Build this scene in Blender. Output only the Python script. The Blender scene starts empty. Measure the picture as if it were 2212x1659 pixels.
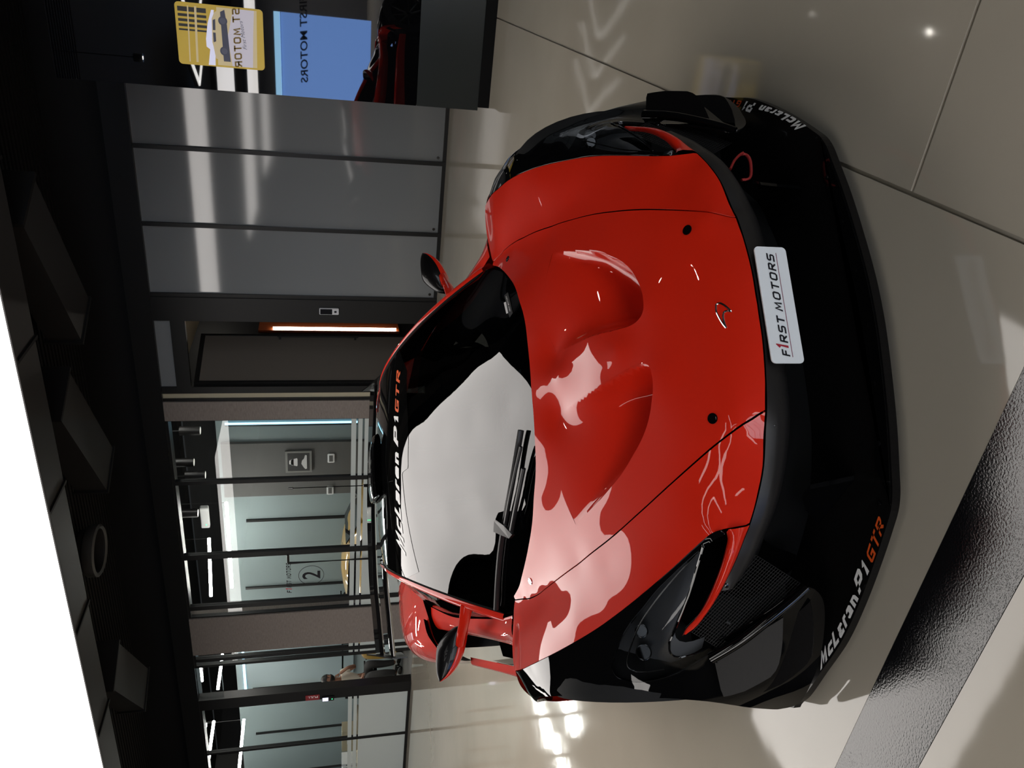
import bpy, bmesh, math, random
import numpy as np
from mathutils import Vector, Matrix
from mathutils.geometry import delaunay_2d_cdt

random.seed(7)
np.random.seed(7)
SC = bpy.context.scene
COL = SC.collection

# ------------------------------------------------------------------ camera, world, lights, exposure
# the photograph was taken with the phone turned on its side: the camera is rolled a quarter turn
F_PX, PIT, ROLL, PHI = 1676.9, 0.23477, 0.005365, 0.504796
CAM_H = 1.465
_R = np.array([math.cos(PHI), math.sin(PHI), 0.0])
_FH = np.array([-math.sin(PHI), math.cos(PHI), 0.0])
_UP = np.array([0, 0, 1.0])
CAM_F = _FH * math.cos(PIT) - _UP * math.sin(PIT)
_D = -_FH * math.sin(PIT) - _UP * math.cos(PIT)
CAM_R = _R * math.cos(ROLL) + _D * math.sin(ROLL)
CAM_D = -_R * math.sin(ROLL) + _D * math.cos(ROLL)
cam_data = bpy.data.cameras.new('camera')
cam_data.sensor_width = 36.0
cam_data.lens = 36.0 * F_PX / 2212.0
cam_data.clip_start = 0.05
cam = bpy.data.objects.new('camera', cam_data)
COL.objects.link(cam)
M4 = Matrix.Identity(4)
for i in range(3):
    M4[i][0] = CAM_D[i]
    M4[i][1] = CAM_R[i]
    M4[i][2] = -CAM_F[i]
M4[2][3] = CAM_H
cam.matrix_world = M4
SC.camera = cam

SC.view_settings.view_transform = 'Standard'
SC.view_settings.look = 'None'
SC.view_settings.exposure = 0.3
SC.view_settings.gamma = 1.0
SC.view_settings.use_curve_mapping = False

world = bpy.data.worlds.new('world')
SC.world = world
world.use_nodes = True
world.node_tree.nodes['Background'].inputs[0].default_value = (0.9, 0.95, 1.0, 1)
world.node_tree.nodes['Background'].inputs[1].default_value = 0.02

PANEL_L = 3.7          # radiance of the stretch ceiling light panels

DAY_L = 3.2            # radiance of the daylit shopfront behind the camera


# ------------------------------------------------------------------ helpers
def mat(name, base=(.5, .5, .5), rough=.5, metal=0.0, coat=0.0, ior=1.5, emit=None, strength=0.0, spec=.5, coat_rough=.02, coat_ior=1.5):
    m = bpy.data.materials.new(name)
    m.use_nodes = True
    b = m.node_tree.nodes['Principled BSDF']
    b.inputs['Base Color'].default_value = (*base, 1)
    b.inputs['Roughness'].default_value = rough
    b.inputs['Metallic'].default_value = metal
    b.inputs['IOR'].default_value = ior
    b.inputs['Specular IOR Level'].default_value = spec
    b.inputs['Coat Weight'].default_value = coat
    b.inputs['Coat Roughness'].default_value = coat_rough
    b.inputs['Coat IOR'].default_value = coat_ior
    if emit:
        b.inputs['Emission Color'].default_value = (*emit, 1)
        b.inputs['Emission Strength'].default_value = strength
    return m


def nodes(m):
    return m.node_tree.nodes, m.node_tree.links, m.node_tree.nodes['Principled BSDF']


def noisy(m, c1, c2, scale=(5, 5, 5), detail=4, bump=0.0, bscale=None, coord='Object', rough=None):
    n, l, b = nodes(m)
    tc = n.new('ShaderNodeTexCoord')
    mp = n.new('ShaderNodeMapping')
    mp.inputs['Scale'].default_value = scale
    l.new(tc.outputs[coord], mp.inputs[0])
    nt = n.new('ShaderNodeTexNoise')
    nt.inputs['Scale'].default_value = 1.0
    nt.inputs['Detail'].default_value = detail
    l.new(mp.outputs[0], nt.inputs['Vector'])
    r = n.new('ShaderNodeValToRGB')
    r.color_ramp.elements[0].position = .3
    r.color_ramp.elements[1].position = .7
    r.color_ramp.elements[0].color = (*c1, 1)
    r.color_ramp.elements[1].color = (*c2, 1)
    l.new(nt.outputs[0], r.inputs[0])
    l.new(r.outputs[0], b.inputs['Base Color'])
    if bump:
        bp = n.new('ShaderNodeBump')
        bp.inputs['Strength'].default_value = bump
        bp.inputs['Distance'].default_value = .01
        if bscale:
            mp2 = n.new('ShaderNodeMapping')
            mp2.inputs['Scale'].default_value = bscale
            l.new(tc.outputs[coord], mp2.inputs[0])
            nt2 = n.new('ShaderNodeTexNoise')
            nt2.inputs['Scale'].default_value = 1.0
            l.new(mp2.outputs[0], nt2.inputs['Vector'])
            l.new(nt2.outputs[0], bp.inputs['Height'])
        else:
            l.new(nt.outputs[0], bp.inputs['Height'])
        l.new(bp.outputs[0], b.inputs['Normal'])
        if b.inputs['Coat Weight'].default_value > 0:
            l.new(bp.outputs[0], b.inputs['Coat Normal'])
    return m


def pane_mat(name, tint=(.8, .85, .85), ior=1.5, rough=0.0, boost=1.0):
    """clear flat glass: lets light straight through and mirrors by its Fresnel term"""
    m = bpy.data.materials.new(name)
    m.use_nodes = True
    n, l = m.node_tree.nodes, m.node_tree.links
    n.remove(n['Principled BSDF'])
    out = n['Material Output']
    tr = n.new('ShaderNodeBsdfTransparent')
    tr.inputs[0].default_value = (*tint, 1)
    gl = n.new('ShaderNodeBsdfGlossy')
    gl.inputs['Roughness'].default_value = rough
    fr = n.new('ShaderNodeFresnel')
    geo = n.new('ShaderNodeNewGeometry')          # same mirror strength on both faces of a thin pane
    mi = n.new('ShaderNodeMapRange')
    mi.inputs[3].default_value = ior
    mi.inputs[4].default_value = 1.0 / ior
    l.new(geo.outputs['Backfacing'], mi.inputs[0])
    l.new(mi.outputs[0], fr.inputs['IOR'])
    mx = n.new('ShaderNodeMixShader')
    mul = n.new('ShaderNodeMath')
    mul.operation = 'MULTIPLY'
    mul.use_clamp = True
    mul.inputs[1].default_value = boost
    l.new(fr.outputs[0], mul.inputs[0])
    l.new(mul.outputs[0], mx.inputs[0])
    l.new(tr.outputs[0], mx.inputs[1])
    l.new(gl.outputs[0], mx.inputs[2])
    l.new(mx.outputs[0], out.inputs[0])
    return m


def link(o, parent=None):
    COL.objects.link(o)
    if parent is not None:
        o.parent = parent
    return o


def mesh_obj(name, V, Fc, m, parent=None, smooth=False, N=None):
    me = bpy.data.meshes.new(name)
    me.from_pydata([tuple(map(float, v)) for v in V], [], [tuple(map(int, f)) for f in Fc])
    if m is not None:
        me.materials.append(m)
    if smooth or N is not None:
        me.polygons.foreach_set('use_smooth', [True] * len(me.polygons))
    me.update()
    if N is not None:
        me.normals_split_custom_set_from_vertices([tuple(map(float, n)) for n in N])
    return link(bpy.data.objects.new(name, me), parent)


def thing(name, label, cat, loc=(0, 0, 0), rotz=0.0, group=None):
    o = bpy.data.objects.new(name, None)
    o.empty_display_size = .1
    link(o)
    o.location = loc
    o.rotation_euler = (0, 0, rotz)
    o['label'] = label
    o['category'] = cat
    if group:
        o['group'] = group
    return o


def tag(o, label, cat, group=None):
    o['label'] = label
    o['category'] = cat
    if group:
        o['group'] = group
    return o


def struct(o):
    o['kind'] = 'structure'
    return o


class MB:
    """collects boxes, sweeps and sheets into one mesh"""
    def __init__(s):
        s.V, s.F = [], []

    def add(s, V, Fc):
        k = len(s.V)
        s.V += [tuple(v) for v in V]
        s.F += [tuple(i + k for i in f) for f in Fc]
        return s

    def box(s, a, b, bev=0.0):
        x0, y0, z0 = a
        x1, y1, z1 = b
        if bev <= 0:
            V = [(x0, y0, z0), (x1, y0, z0), (x1, y1, z0), (x0, y1, z0), (x0, y0, z1), (x1, y0, z1), (x1, y1, z1), (x0, y1, z1)]
            return s.add(V, [(0, 3, 2, 1), (4, 5, 6, 7), (0, 1, 5, 4), (1, 2, 6, 5), (2, 3, 7, 6), (3, 0, 4, 7)])
        bm = bmesh.new()
        bmesh.ops.create_cube(bm, size=1, matrix=Matrix.Translation(((x0 + x1) / 2, (y0 + y1) / 2, (z0 + z1) / 2)) @ Matrix.Diagonal((abs(x1 - x0), abs(y1 - y0), abs(z1 - z0), 1)))
        bmesh.ops.bevel(bm, geom=bm.edges[:], offset=bev, segments=2, affect='EDGES')
        bm.verts.index_update()
        V = [tuple(v.co) for v in bm.verts]
        Fc = [tuple(v.index for v in f.verts) for f in bm.faces]
        bm.free()
        return s.add(V, Fc)

    def tube(s, path, r, n=8, ry=None, cap=True, up=(0, 0, 1)):
        """sweep an ellipse (r x ry) along a path; r may be a list"""
        P = np.array(path, float)
        m = len(P)
        rr_ = np.broadcast_to(np.array(r, float), (m,))
        qq = rr_ if ry is None else np.broadcast_to(np.array(ry, float), (m,))
        T = np.gradient(P, axis=0)
        T /= np.linalg.norm(T, axis=1)[:, None] + 1e-12
        U = np.array(up, float)
        V, Fc = [], []
        for i in range(m):
            a = np.cross(T[i], U)
            if np.linalg.norm(a) < 1e-4:
                a = np.cross(T[i], (1, 0, 0))
            a /= np.linalg.norm(a)
            b = np.cross(a, T[i])
            for k in range(n):
                t = 2 * math.pi * k / n
                V.append(P[i] + a * math.cos(t) * rr_[i] + b * math.sin(t) * qq[i])
        for i in range(m - 1):
            for k in range(n):
                k2 = (k + 1) % n
                Fc.append((i * n + k, i * n + k2, (i + 1) * n + k2, (i + 1) * n + k))
        if cap:
            Fc.append(tuple(range(n - 1, -1, -1)))
            Fc.append(tuple((m - 1) * n + k for k in range(n)))
        return s.add(V, Fc)

    def prism(s, loop, ext):
        """closed planar loop pushed along ext"""
        k = len(loop)
        A = [np.array(p, float) for p in loop]
        e = np.array(ext, float)
        V = A + [p + e for p in A]
        Fc = [tuple(range(k - 1, -1, -1)), tuple(range(k, 2 * k))]
        for i in range(k):
            j = (i + 1) % k
            Fc.append((i, j, j + k, i + k))
        return s.add(V, Fc)

    def lathe(s, prof, n=32, axis='z', c=(0, 0, 0)):
        V, Fc = [], []
        for (r, h) in prof:
            for k in range(n):
                t = 2 * math.pi * k / n
                a, b = r * math.cos(t), r * math.sin(t)
                p = {'z': (a, b, h), 'x': (h, a, b), 'y': (a, h, b)}[axis]
                V.append((p[0] + c[0], p[1] + c[1], p[2] + c[2]))
        for i in range(len(prof) - 1):
            for k in range(n):
                k2 = (k + 1) % n
                Fc.append((i * n + k, i * n + k2, (i + 1) * n + k2, (i + 1) * n + k))
        return s.add(V, Fc)

    def obj(s, name, m, parent=None, smooth=False, fix=True):
        o = mesh_obj(name, s.V, s.F, m, parent, smooth)
        if fix:
            bm = bmesh.new()
            bm.from_mesh(o.data)
            bmesh.ops.recalc_face_normals(bm, faces=bm.faces[:])
            bm.to_mesh(o.data)
            bm.free()
        if smooth:
            o.data.polygons.foreach_set('use_smooth', [True] * len(o.data.polygons))
            o.data.set_sharp_from_angle(angle=math.radians(40))
        return o


def box_obj(name, a, b, m, parent=None, bev=0.0):
    return MB().box(a, b, bev).obj(name, m, parent)


def cat_rom(pts, n=8):
    """smooth curve through points"""
    P = np.array(pts, float)
    if len(P) < 3:
        return np.array([P[0] + (P[-1] - P[0]) * k / n for k in range(n + 1)])
    d = np.r_[0, np.cumsum(np.linalg.norm(np.diff(P, axis=0), axis=1) ** .5 + 1e-9)]
    P = np.vstack([2 * P[0] - P[1], P, 2 * P[-1] - P[-2]])
    t = np.r_[2 * d[0] - d[1], d, 2 * d[-1] - d[-2]]
    out = []
    for i in range(1, len(P) - 2):
        for k in range(n):
            x = t[i] + (t[i + 1] - t[i]) * k / n
            A1 = (t[i] - x) / (t[i] - t[i - 1]) * P[i - 1] + (x - t[i - 1]) / (t[i] - t[i - 1]) * P[i]
            A2 = (t[i + 1] - x) / (t[i + 1] - t[i]) * P[i] + (x - t[i]) / (t[i + 1] - t[i]) * P[i + 1]
            A3 = (t[i + 2] - x) / (t[i + 2] - t[i + 1]) * P[i + 1] + (x - t[i + 1]) / (t[i + 2] - t[i + 1]) * P[i + 2]
            B1 = (t[i + 1] - x) / (t[i + 1] - t[i - 1]) * A1 + (x - t[i - 1]) / (t[i + 1] - t[i - 1]) * A2
            B2 = (t[i + 2] - x) / (t[i + 2] - t[i]) * A2 + (x - t[i]) / (t[i + 2] - t[i]) * A3
            out.append((t[i + 1] - x) / (t[i + 1] - t[i]) * B1 + (x - t[i]) / (t[i + 1] - t[i]) * B2)
    out.append(P[-2])
    return np.array(out)


def resample(P, n=None, step=None):
    P = np.array(P, float)
    d = np.r_[0, np.cumsum(np.linalg.norm(np.diff(P, axis=0), axis=1))]
    if n is None:
        n = max(2, int(round(d[-1] / step)) + 1)
    t = np.linspace(0, d[-1], n)
    return np.stack([np.interp(t, d, P[:, k]) for k in range(P.shape[1])], 1)


def curve3(pts, n=40):
    return resample(cat_rom(pts, 10), n)


def loft(name, rails, m, parent=None, nu=40, nv=6, mirror=False, thick=0.0, smooth=True):
    """smooth sheet through a list of rails (each a list of 3D points)"""
    R = np.array([curve3(r, nu) for r in rails])            # k x nu x 3
    if len(R) > 2:
        S = np.array([cat_rom(R[:, i], nv) for i in range(nu)])
    else:
        S = np.array([[R[0, i] + (R[1, i] - R[0, i]) * k / nv for k in range(nv + 1)] for i in range(nu)])
    return grid_obj(name, S, m, parent, mirror, thick, smooth)


def grid_obj(name, S, m, parent=None, mirror=False, thick=0.0, smooth=True):
    a, b = S.shape[:2]
    V = S.reshape(-1, 3).copy()
    if mirror:
        V[:, 0] *= -1
    Fc = []
    for i in range(a - 1):
        for j in range(b - 1):
            q = (i * b + j, (i + 1) * b + j, (i + 1) * b + j + 1, i * b + j + 1)
            Fc.append(q[::-1] if mirror else q)
    o = mesh_obj(name, V, Fc, m, parent, smooth)
    if thick:
        md = o.modifiers.new('thickness', 'SOLIDIFY')
        md.thickness = thick
        md.offset = 0
    return o


def text_mesh(s, bold=0.0, shear=0.0, spacing=1.0, res=3):
    """outline lettering as triangles in the unit frame: x along, y up, cap height about 0.7"""
    cu = bpy.data.curves.new('letters', 'FONT')
    cu.body = s
    cu.size = 1.0
    cu.offset = bold
    cu.shear = shear
    cu.space_character = spacing
    cu.resolution_u = res
    o = bpy.data.objects.new('letters', cu)
    COL.objects.link(o)
    dg = bpy.context.evaluated_depsgraph_get()
    dg.update()
    me = bpy.data.meshes.new_from_object(o.evaluated_get(dg))
    V = np.array([v.co[:] for v in me.vertices])
    Fc = [tuple(p.vertices) for p in me.polygons]
    bpy.data.objects.remove(o)
    bpy.data.curves.remove(cu)
    bpy.data.meshes.remove(me)
    return V, Fc


STROKES = {   # wide technical capitals drawn as bars, in a unit box
    'F': (.85, [[(0, 0), (0, 1), (1, 1)], [(0, .5), (.85, .5)]]),
    '1': (.45, [[(0, .82), (.55, 1), (.55, 0)]]),
    'R': (1.0, [[(0, 0), (0, 1), (.86, 1), (1, .86), (1, .62), (.86, .48), (0, .48)], [(.45, .48), (1, 0)]]),
    'S': (1.0, [[(1, 1), (.14, 1), (0, .88), (0, .64), (.14, .52), (.86, .52), (1, .40), (1, .12), (.86, 0), (0, 0)]]),
    'T': (1.0, [[(0, 1), (1, 1)], [(.5, 1), (.5, 0)]]),
    'M': (1.2, [[(0, 0), (.12, 1), (.5, .22), (.88, 1), (1, 0)]]),
    'O': (1.1, [[(.18, 0), (.82, 0), (1, .18), (1, .82), (.82, 1), (.18, 1), (0, .82), (0, .18), (.18, 0)]]),
    'G': (1.05, [[(1, 1), (.14, 1), (0, .86), (0, .14), (.14, 0), (1, 0), (1, .46), (.55, .46)]]),
    'P': (1.0, [[(0, 0), (0, 1), (.86, 1), (1, .86), (1, .5), (.86, .36), (0, .36)]]),
    'L': (.8, [[(0, 1), (0, 0), (1, 0)]]),
    'c': (.8, [[(1, .68), (.16, .68), (0, .56), (0, .12), (.16, 0), (1, 0)]]),
    'a': (.8, [[(.05, .68), (.86, .68), (1, .58), (1, 0), (.14, 0), (0, .10), (0, .26), (.14, .36), (1, .36)]]),
    'r': (.55, [[(0, 0), (0, .56), (.2, .68), (1, .68)]]),
    'e': (.8, [[(1, 0), (.16, 0), (0, .12), (0, .56), (.16, .68), (.84, .68), (1, .56), (1, .34), (0, .34)]]),
    'n': (.8, [[(0, 0), (0, .68), (.84, .68), (1, .54), (1, 0)]]),
    ' ': (.35, [])}


def stroke_mesh(s, w=.2, shear=.2, aspect=.85, space=.26):
    """lettering from mitred bars; returns vertices (x along, y up, cap height 1) and faces"""
    V, Fc = [], []
    x0 = 0.0
    h = w / 2
    for ch in s:
        wd, lines = STROKES[ch]
        W = wd * aspect
        for L in lines:
            P = [np.array([h + p[0] * (W - w), h + p[1] * (1 - w)]) for p in L]
            closed = np.allclose(P[0], P[-1])
            n = len(P)
            a_, b_ = [], []
            for i in range(n):
                if closed and i in (0, n - 1):
                    d0, d1 = P[n - 1] - P[n - 2], P[1] - P[0]
                else:
                    d0 = P[i] - P[i - 1] if i else P[1] - P[0]
                    d1 = P[i + 1] - P[i] if i < n - 1 else P[i] - P[i - 1]
                d0, d1 = d0 / np.linalg.norm(d0), d1 / np.linalg.norm(d1)
                m = np.array([-d0[1] - d1[1], d0[0] + d1[0]])
                m /= max(np.linalg.norm(m), .2)
                k = min(h / max(m @ np.array([-d0[1], d0[0]]), .45), 1.8 * h)
                e = np.zeros(2)
                if not closed and i == 0:
                    e = -d1 * h
                if not closed and i == n - 1:
                    e = d0 * h
                a_.append(P[i] + e + m * k)
                b_.append(P[i] + e - m * k)
            k0 = len(V)
            # split long bars so that lettering can follow a bend
            q0 = [a_[0]]
            q1 = [b_[0]]
            for i in range(n - 1):
                for t in (.25, .5, .75, 1):
                    q0.append(a_[i] + (a_[i + 1] - a_[i]) * t)
                    q1.append(b_[i] + (b_[i + 1] - b_[i]) * t)
            for u, v in zip(q0, q1):
                for p in (u, v):
                    y = min(max(p[1], 0), 1)
                    V.append((x0 + p[0] + shear * y, y, 0.0))
            for i in range(len(q0) - 1):
                Fc.append((k0 + 2 * i, k0 + 2 * i + 1, k0 + 2 * i + 3, k0 + 2 * i + 2))
        x0 += W + space
    return np.array(V), Fc


def flat_text(name, s, origin, xdir, ydir, width, height, m, parent=None, bold=.0, shear=.0, spacing=1.0, lift=0.0):
    """lettering fitted into width x height on a plane"""
    V, Fc = stroke_mesh(s, .2 if bold < .03 else .26, shear) if all(c in STROKES for c in s) else text_mesh(s, bold, shear, spacing)
    lo, hi = V.min(0), V.max(0)
    xd, yd = np.array(xdir, float), np.array(ydir, float)
    xd /= np.linalg.norm(xd)
    yd /= np.linalg.norm(yd)
    nn = np.cross(xd, yd)
    P = [np.array(origin) + xd * (v[0] - lo[0]) / (hi[0] - lo[0]) * width + yd * (v[1] - lo[1]) / (hi[1] - lo[1]) * height + nn * lift for v in V]
    return mesh_obj(name, P, Fc, m, parent)


# ------------------------------------------------------------------ fitted smooth body surfaces
class Surf:
    """smooth sheet fitted through measured points, seen as a height field along direction n"""
    def __init__(s, pts, n, lam=0.0, sym=False):
        P = np.array(pts, float)
        if sym:
            Q = P[np.abs(P[:, 0]) > .004].copy()
            Q[:, 0] *= -1
            P = np.vstack([P, Q])
        n = np.array(n, float)
        s.n = n / np.linalg.norm(n)
        e1 = np.cross((0, 0, 1.0) if abs(s.n[2]) < .9 else (0, 1.0, 0), s.n)
        if sym:
            e1 = np.array([1.0, 0, 0])
        s.e1 = e1 / np.linalg.norm(e1)
        s.e2 = np.cross(s.n, s.e1)
        s.uv = np.stack([P @ s.e1, P @ s.e2], 1)
        h = P @ s.n
        k = len(P)
        A = np.zeros((k + 3, k + 3))
        A[:k, :k] = s.ker(s.uv, s.uv) + lam * np.eye(k)
        A[:k, k] = 1
        A[:k, k + 1:] = s.uv
        A[k:, :k] = A[:k, k:].T
        s.w = np.linalg.solve(A, np.r_[h, 0, 0, 0])

    @staticmethod
    def ker(a, b):
        d2 = ((a[:, None] - b[None]) ** 2).sum(2) + 1e-12
        return .5 * d2 * np.log(d2)

    def h(s, uv):
        uv = np.atleast_2d(uv)
        out = np.empty(len(uv))
        for i in range(0, len(uv), 4000):
            q = uv[i:i + 4000]
            out[i:i + 4000] = s.ker(q, s.uv) @ s.w[:-3] + s.w[-3] + q @ s.w[-2:]
        return out

    def to_uv(s, P):
        P = np.atleast_2d(P)
        return np.stack([P @ s.e1, P @ s.e2], 1)

    def point(s, uv, hf=None):
        uv = np.atleast_2d(uv)
        hh = (hf or s.h)(uv)
        return uv[:, :1] * s.e1 + uv[:, 1:2] * s.e2 + hh[:, None] * s.n

    def normal(s, uv, hf=None, eps=.0015):
        uv = np.atleast_2d(uv)
        f = hf or s.h
        a = (f(uv + [eps, 0]) - f(uv - [eps, 0])) / (2 * eps)
        b = (f(uv + [0, eps]) - f(uv - [0, eps])) / (2 * eps)
        N = -a[:, None] * s.e1 - b[:, None] * s.e2 + s.n
        return N / np.linalg.norm(N, axis=1)[:, None]

    def snap(s, P):
        return s.point(s.to_uv(P))

    def hit(s, o, d, t0=.3, t1=9.0, n=900):
        """first meeting of a line with the sheet"""
        o, d = np.array(o, float), np.array(d, float)
        t = np.linspace(t0, t1, n)
        Q = o + d * t[:, None]
        f = Q @ s.n - s.h(s.to_uv(Q))
        for i in range(n - 1):
            if f[i] > 0 >= f[i + 1]:
                a, b = t[i], t[i + 1]
                for _ in range(25):
                    c = .5 * (a + b)
                    q = o + d * c
                    if q @ s.n - s.h(s.to_uv(q))[0] > 0:
                        a = c
                    else:
                        b = c
                return o + d * a
        return None


def inside(P, loop):
    x, y = P[:, 0], P[:, 1]
    r = np.zeros(len(P), bool)
    k = len(loop)
    j = k - 1
    for i in range(k):
        xi, yi = loop[i]
        xj, yj = loop[j]
        c = ((yi > y) != (yj > y)) & (x < (xj - xi) * (y - yi) / (yj - yi + 1e-15) + xi)
        r ^= c
        j = i
    return r


def seg_dist(P, line):
    D = np.full(len(P), 1e9)
    for a, b in zip(line[:-1], line[1:]):
        ab = b - a
        t = np.clip(((P - a) @ ab) / (ab @ ab + 1e-15), 0, 1)
        D = np.minimum(D, np.linalg.norm(P - (a + t[:, None] * ab), axis=1))
    return D


def panel(name, surf, outer, m, parent=None, holes=(), step=.02, grid=None, hf=None, mirror=False, rim=.012, gap=0.0, lift=0.0, hole_edges=True):
    """a body panel: the part of a fitted sheet inside an outline, with turned-in edges"""
    grid = grid or step

    def prep(L, sgn):
        L = np.array(L, float)
        if L.shape[1] == 3:
            L = surf.to_uv(L)
        L = resample(np.vstack([L, L[:1]]), step=step)[:-1]
        area = .5 * np.sum(L[:, 0] * np.roll(L[:, 1], -1) - np.roll(L[:, 0], -1) * L[:, 1])
        if area < 0:
            L = L[::-1]
        if gap:
            t = np.roll(L, -1, 0) - np.roll(L, 1, 0)
            t /= np.linalg.norm(t, axis=1)[:, None] + 1e-12
            L = L + sgn * gap * np.stack([-t[:, 1], t[:, 0]], 1)
        return L
    loops = [prep(outer, 1)] + [prep(hh, -1 if hole_edges else 0) for hh in holes]
    lo, hi = loops[0].min(0), loops[0].max(0)
    gx, gy = np.meshgrid(np.arange(lo[0], hi[0], grid), np.arange(lo[1], hi[1], grid * .866))
    gx[1::2] += grid * .5
    G = np.stack([gx.ravel(), gy.ravel()], 1)
    ok = inside(G, loops[0])
    for hl in loops[1:]:
        ok &= ~inside(G, hl)
    G = G[ok]
    for L in loops:
        G = G[seg_dist(G, np.vstack([L, L[:1]])) > .45 * min(step, grid)]
    pts, edges = [], []
    for L in loops:
        k = len(pts)
        pts += [tuple(p) for p in L]
        edges += [(k + i, k + (i + 1) % len(L)) for i in range(len(L))]
    pts += [tuple(p) for p in G]
    vo, eo, fo, *_ = delaunay_2d_cdt([Vector(p) for p in pts], edges, [], 0, 1e-6)
    uv = np.array([v[:] for v in vo])
    T = np.array([f for f in fo if len(f) == 3])
    c = uv[T].mean(1)
    keep = inside(c, loops[0])
    for hl in loops[1:]:
        keep &= ~inside(c, hl)
    T = T[keep]
    P = surf.point(uv, hf)
    N = surf.normal(uv, hf)
    P = P + N * lift
    e = np.cross(P[T[:, 1]] - P[T[:, 0]], P[T[:, 2]] - P[T[:, 0]])
    flip = (e * surf.n).sum(1) < 0
    T[flip] = T[flip][:, ::-1]
    V, NN, Fc = list(P), list(N), [tuple(t) for t in T]
    if rim:
        for L in (loops if hole_edges else loops[:1]):
            q = surf.point(L, hf)
            nn = surf.normal(L, hf)
            q = q + nn * lift
            tt = np.roll(q, -1, 0) - np.roll(q, 1, 0)
            out = np.cross(tt, nn)
            out /= np.linalg.norm(out, axis=1)[:, None] + 1e-12
            k = len(V)
            nL = len(L)
            V += list(q) + list(q - nn * rim - out * max(rim, 0) * .35)
            NN += list(out * .8 + nn * .6) + list(out)
            for i in range(nL):
                j = (i + 1) % nL
                Fc.append((k + j, k + i, k + nL + i, k + nL + j))
    V, NN = np.array(V), np.array(NN)
    NN /= np.linalg.norm(NN, axis=1)[:, None] + 1e-12
    if mirror:
        V[:, 0] *= -1
        NN[:, 0] *= -1
        Fc = [f[::-1] for f in Fc]
    return mesh_obj(name, V, Fc, m, parent, True, NN)


def sstep(x):
    x = np.clip(x, 0, 1)
    return x * x * (3 - 2 * x)
# ------------------------------------------------------------------ materials
M_RED = mat('red_paint', (.58, .016, .0045), .5, coat=1.0, spec=.05, coat_ior=1.42, coat_rough=.01)
M_BLK = mat('black_gloss_paint', (.002, .002, .0022), .35, coat=1.0, spec=0)
M_CARB = noisy(mat('carbon_weave', (.004, .004, .004), .3, coat=.25, spec=.1), (.003, .0028, .0028), (.006, .0055, .0055), (160, 160, 160))
M_SATIN = mat('satin_black', (.012, .011, .011), .38, spec=.35)
M_MATTE = mat('matte_black', (.004, .004, .004), .8, spec=.1)
M_VOID = mat('dark_cavity', (.001, .001, .001), .9, spec=.0)
M_RUB = mat('tyre_rubber', (.01, .01, .01), .75, spec=.2)
M_CHR = mat('chrome', (.75, .75, .75), .08, 1.0)
M_STEEL = mat('dark_steel', (.12, .12, .12), .25, 1.0)
M_WHITE = mat('white_vinyl', (.85, .84, .82), .45, spec=.3)
M_PLATE = mat('plate_white', (.72, .74, .75), .35, coat=.3)
M_INK = mat('black_ink', (.012, .012, .016), .5, spec=.2)
M_INKRED = mat('red_ink', (.35, .02, .035), .5, spec=.2)
M_ORANGE = mat('orange_vinyl', (.75, .10, .015), .45, spec=.3)
M_SCREEN = pane_mat('windscreen_glass', (.09, .105, .115), 1.55, 0.0, 1.08)
M_LENS = pane_mat('lamp_lens', (.45, .46, .47), 1.5, 0.0, .9)
M_SEAT = mat('seat_fabric', (.012, .014, .016), .8, spec=.2)
M_FRAME = mat('black_anodised', (.010, .010, .010), .4, spec=.3)
M_DIVE = noisy(mat('dive_plane_carbon', (.003, .003, .003), .3, coat=.06, spec=.06), (.0028, .0024, .0024), (.005, .0045, .0045), (160, 160, 160))
M_BOWL = mat('lamp_bowl', (.11, .112, .115), .45, spec=.3)
# ------------------------------------------------------------------ measuring aids (car frame: x to the car's left, y towards its tail, z up)
CAR_YAW = math.radians(44.0612)
CAR_POS = (-0.59645, 1.57976, 0.0)
_cy, _sy = math.cos(CAR_YAW), math.sin(CAR_YAW)
EYE_C = np.array([-.67, -1.55, 1.465])


def sight(x, y):
    u, v = (1659 - y - 829.5) / F_PX, (x - 1106) / F_PX
    d = CAM_F + CAM_R * u + CAM_D * v
    return np.array([_cy * d[0] + _sy * d[1], -_sy * d[0] + _cy * d[1], d[2]])


def on_z(x, y, z):
    r = sight(x, y)
    return EYE_C + r * (z - EYE_C[2]) / r[2]


def on_y(x, y, yy):
    r = sight(x, y)
    return EYE_C + r * (yy - EYE_C[1]) / r[1]


def on_x(x, y, xx):
    r = sight(x, y)
    return EYE_C + r * (xx - EYE_C[0]) / r[0]


def on_surf(s, pts, right_side=False, t0=1.2, t1=6.0):
    k = np.array([-1, 1, 1]) if right_side else np.ones(3)
    return np.array([q for q in (s.hit(EYE_C * k, sight(*p) * k, t0, t1) for p in pts) if q is not None])


def mirx(P):
    P = np.array(P, float).copy()
    P[..., 0] *= -1
    return P


# ------------------------------------------------------------------ the car
car = thing('sports_car', 'glossy red and black track supercar with rear wing, nose towards the camera', 'car', CAR_POS, CAR_YAW)

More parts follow.
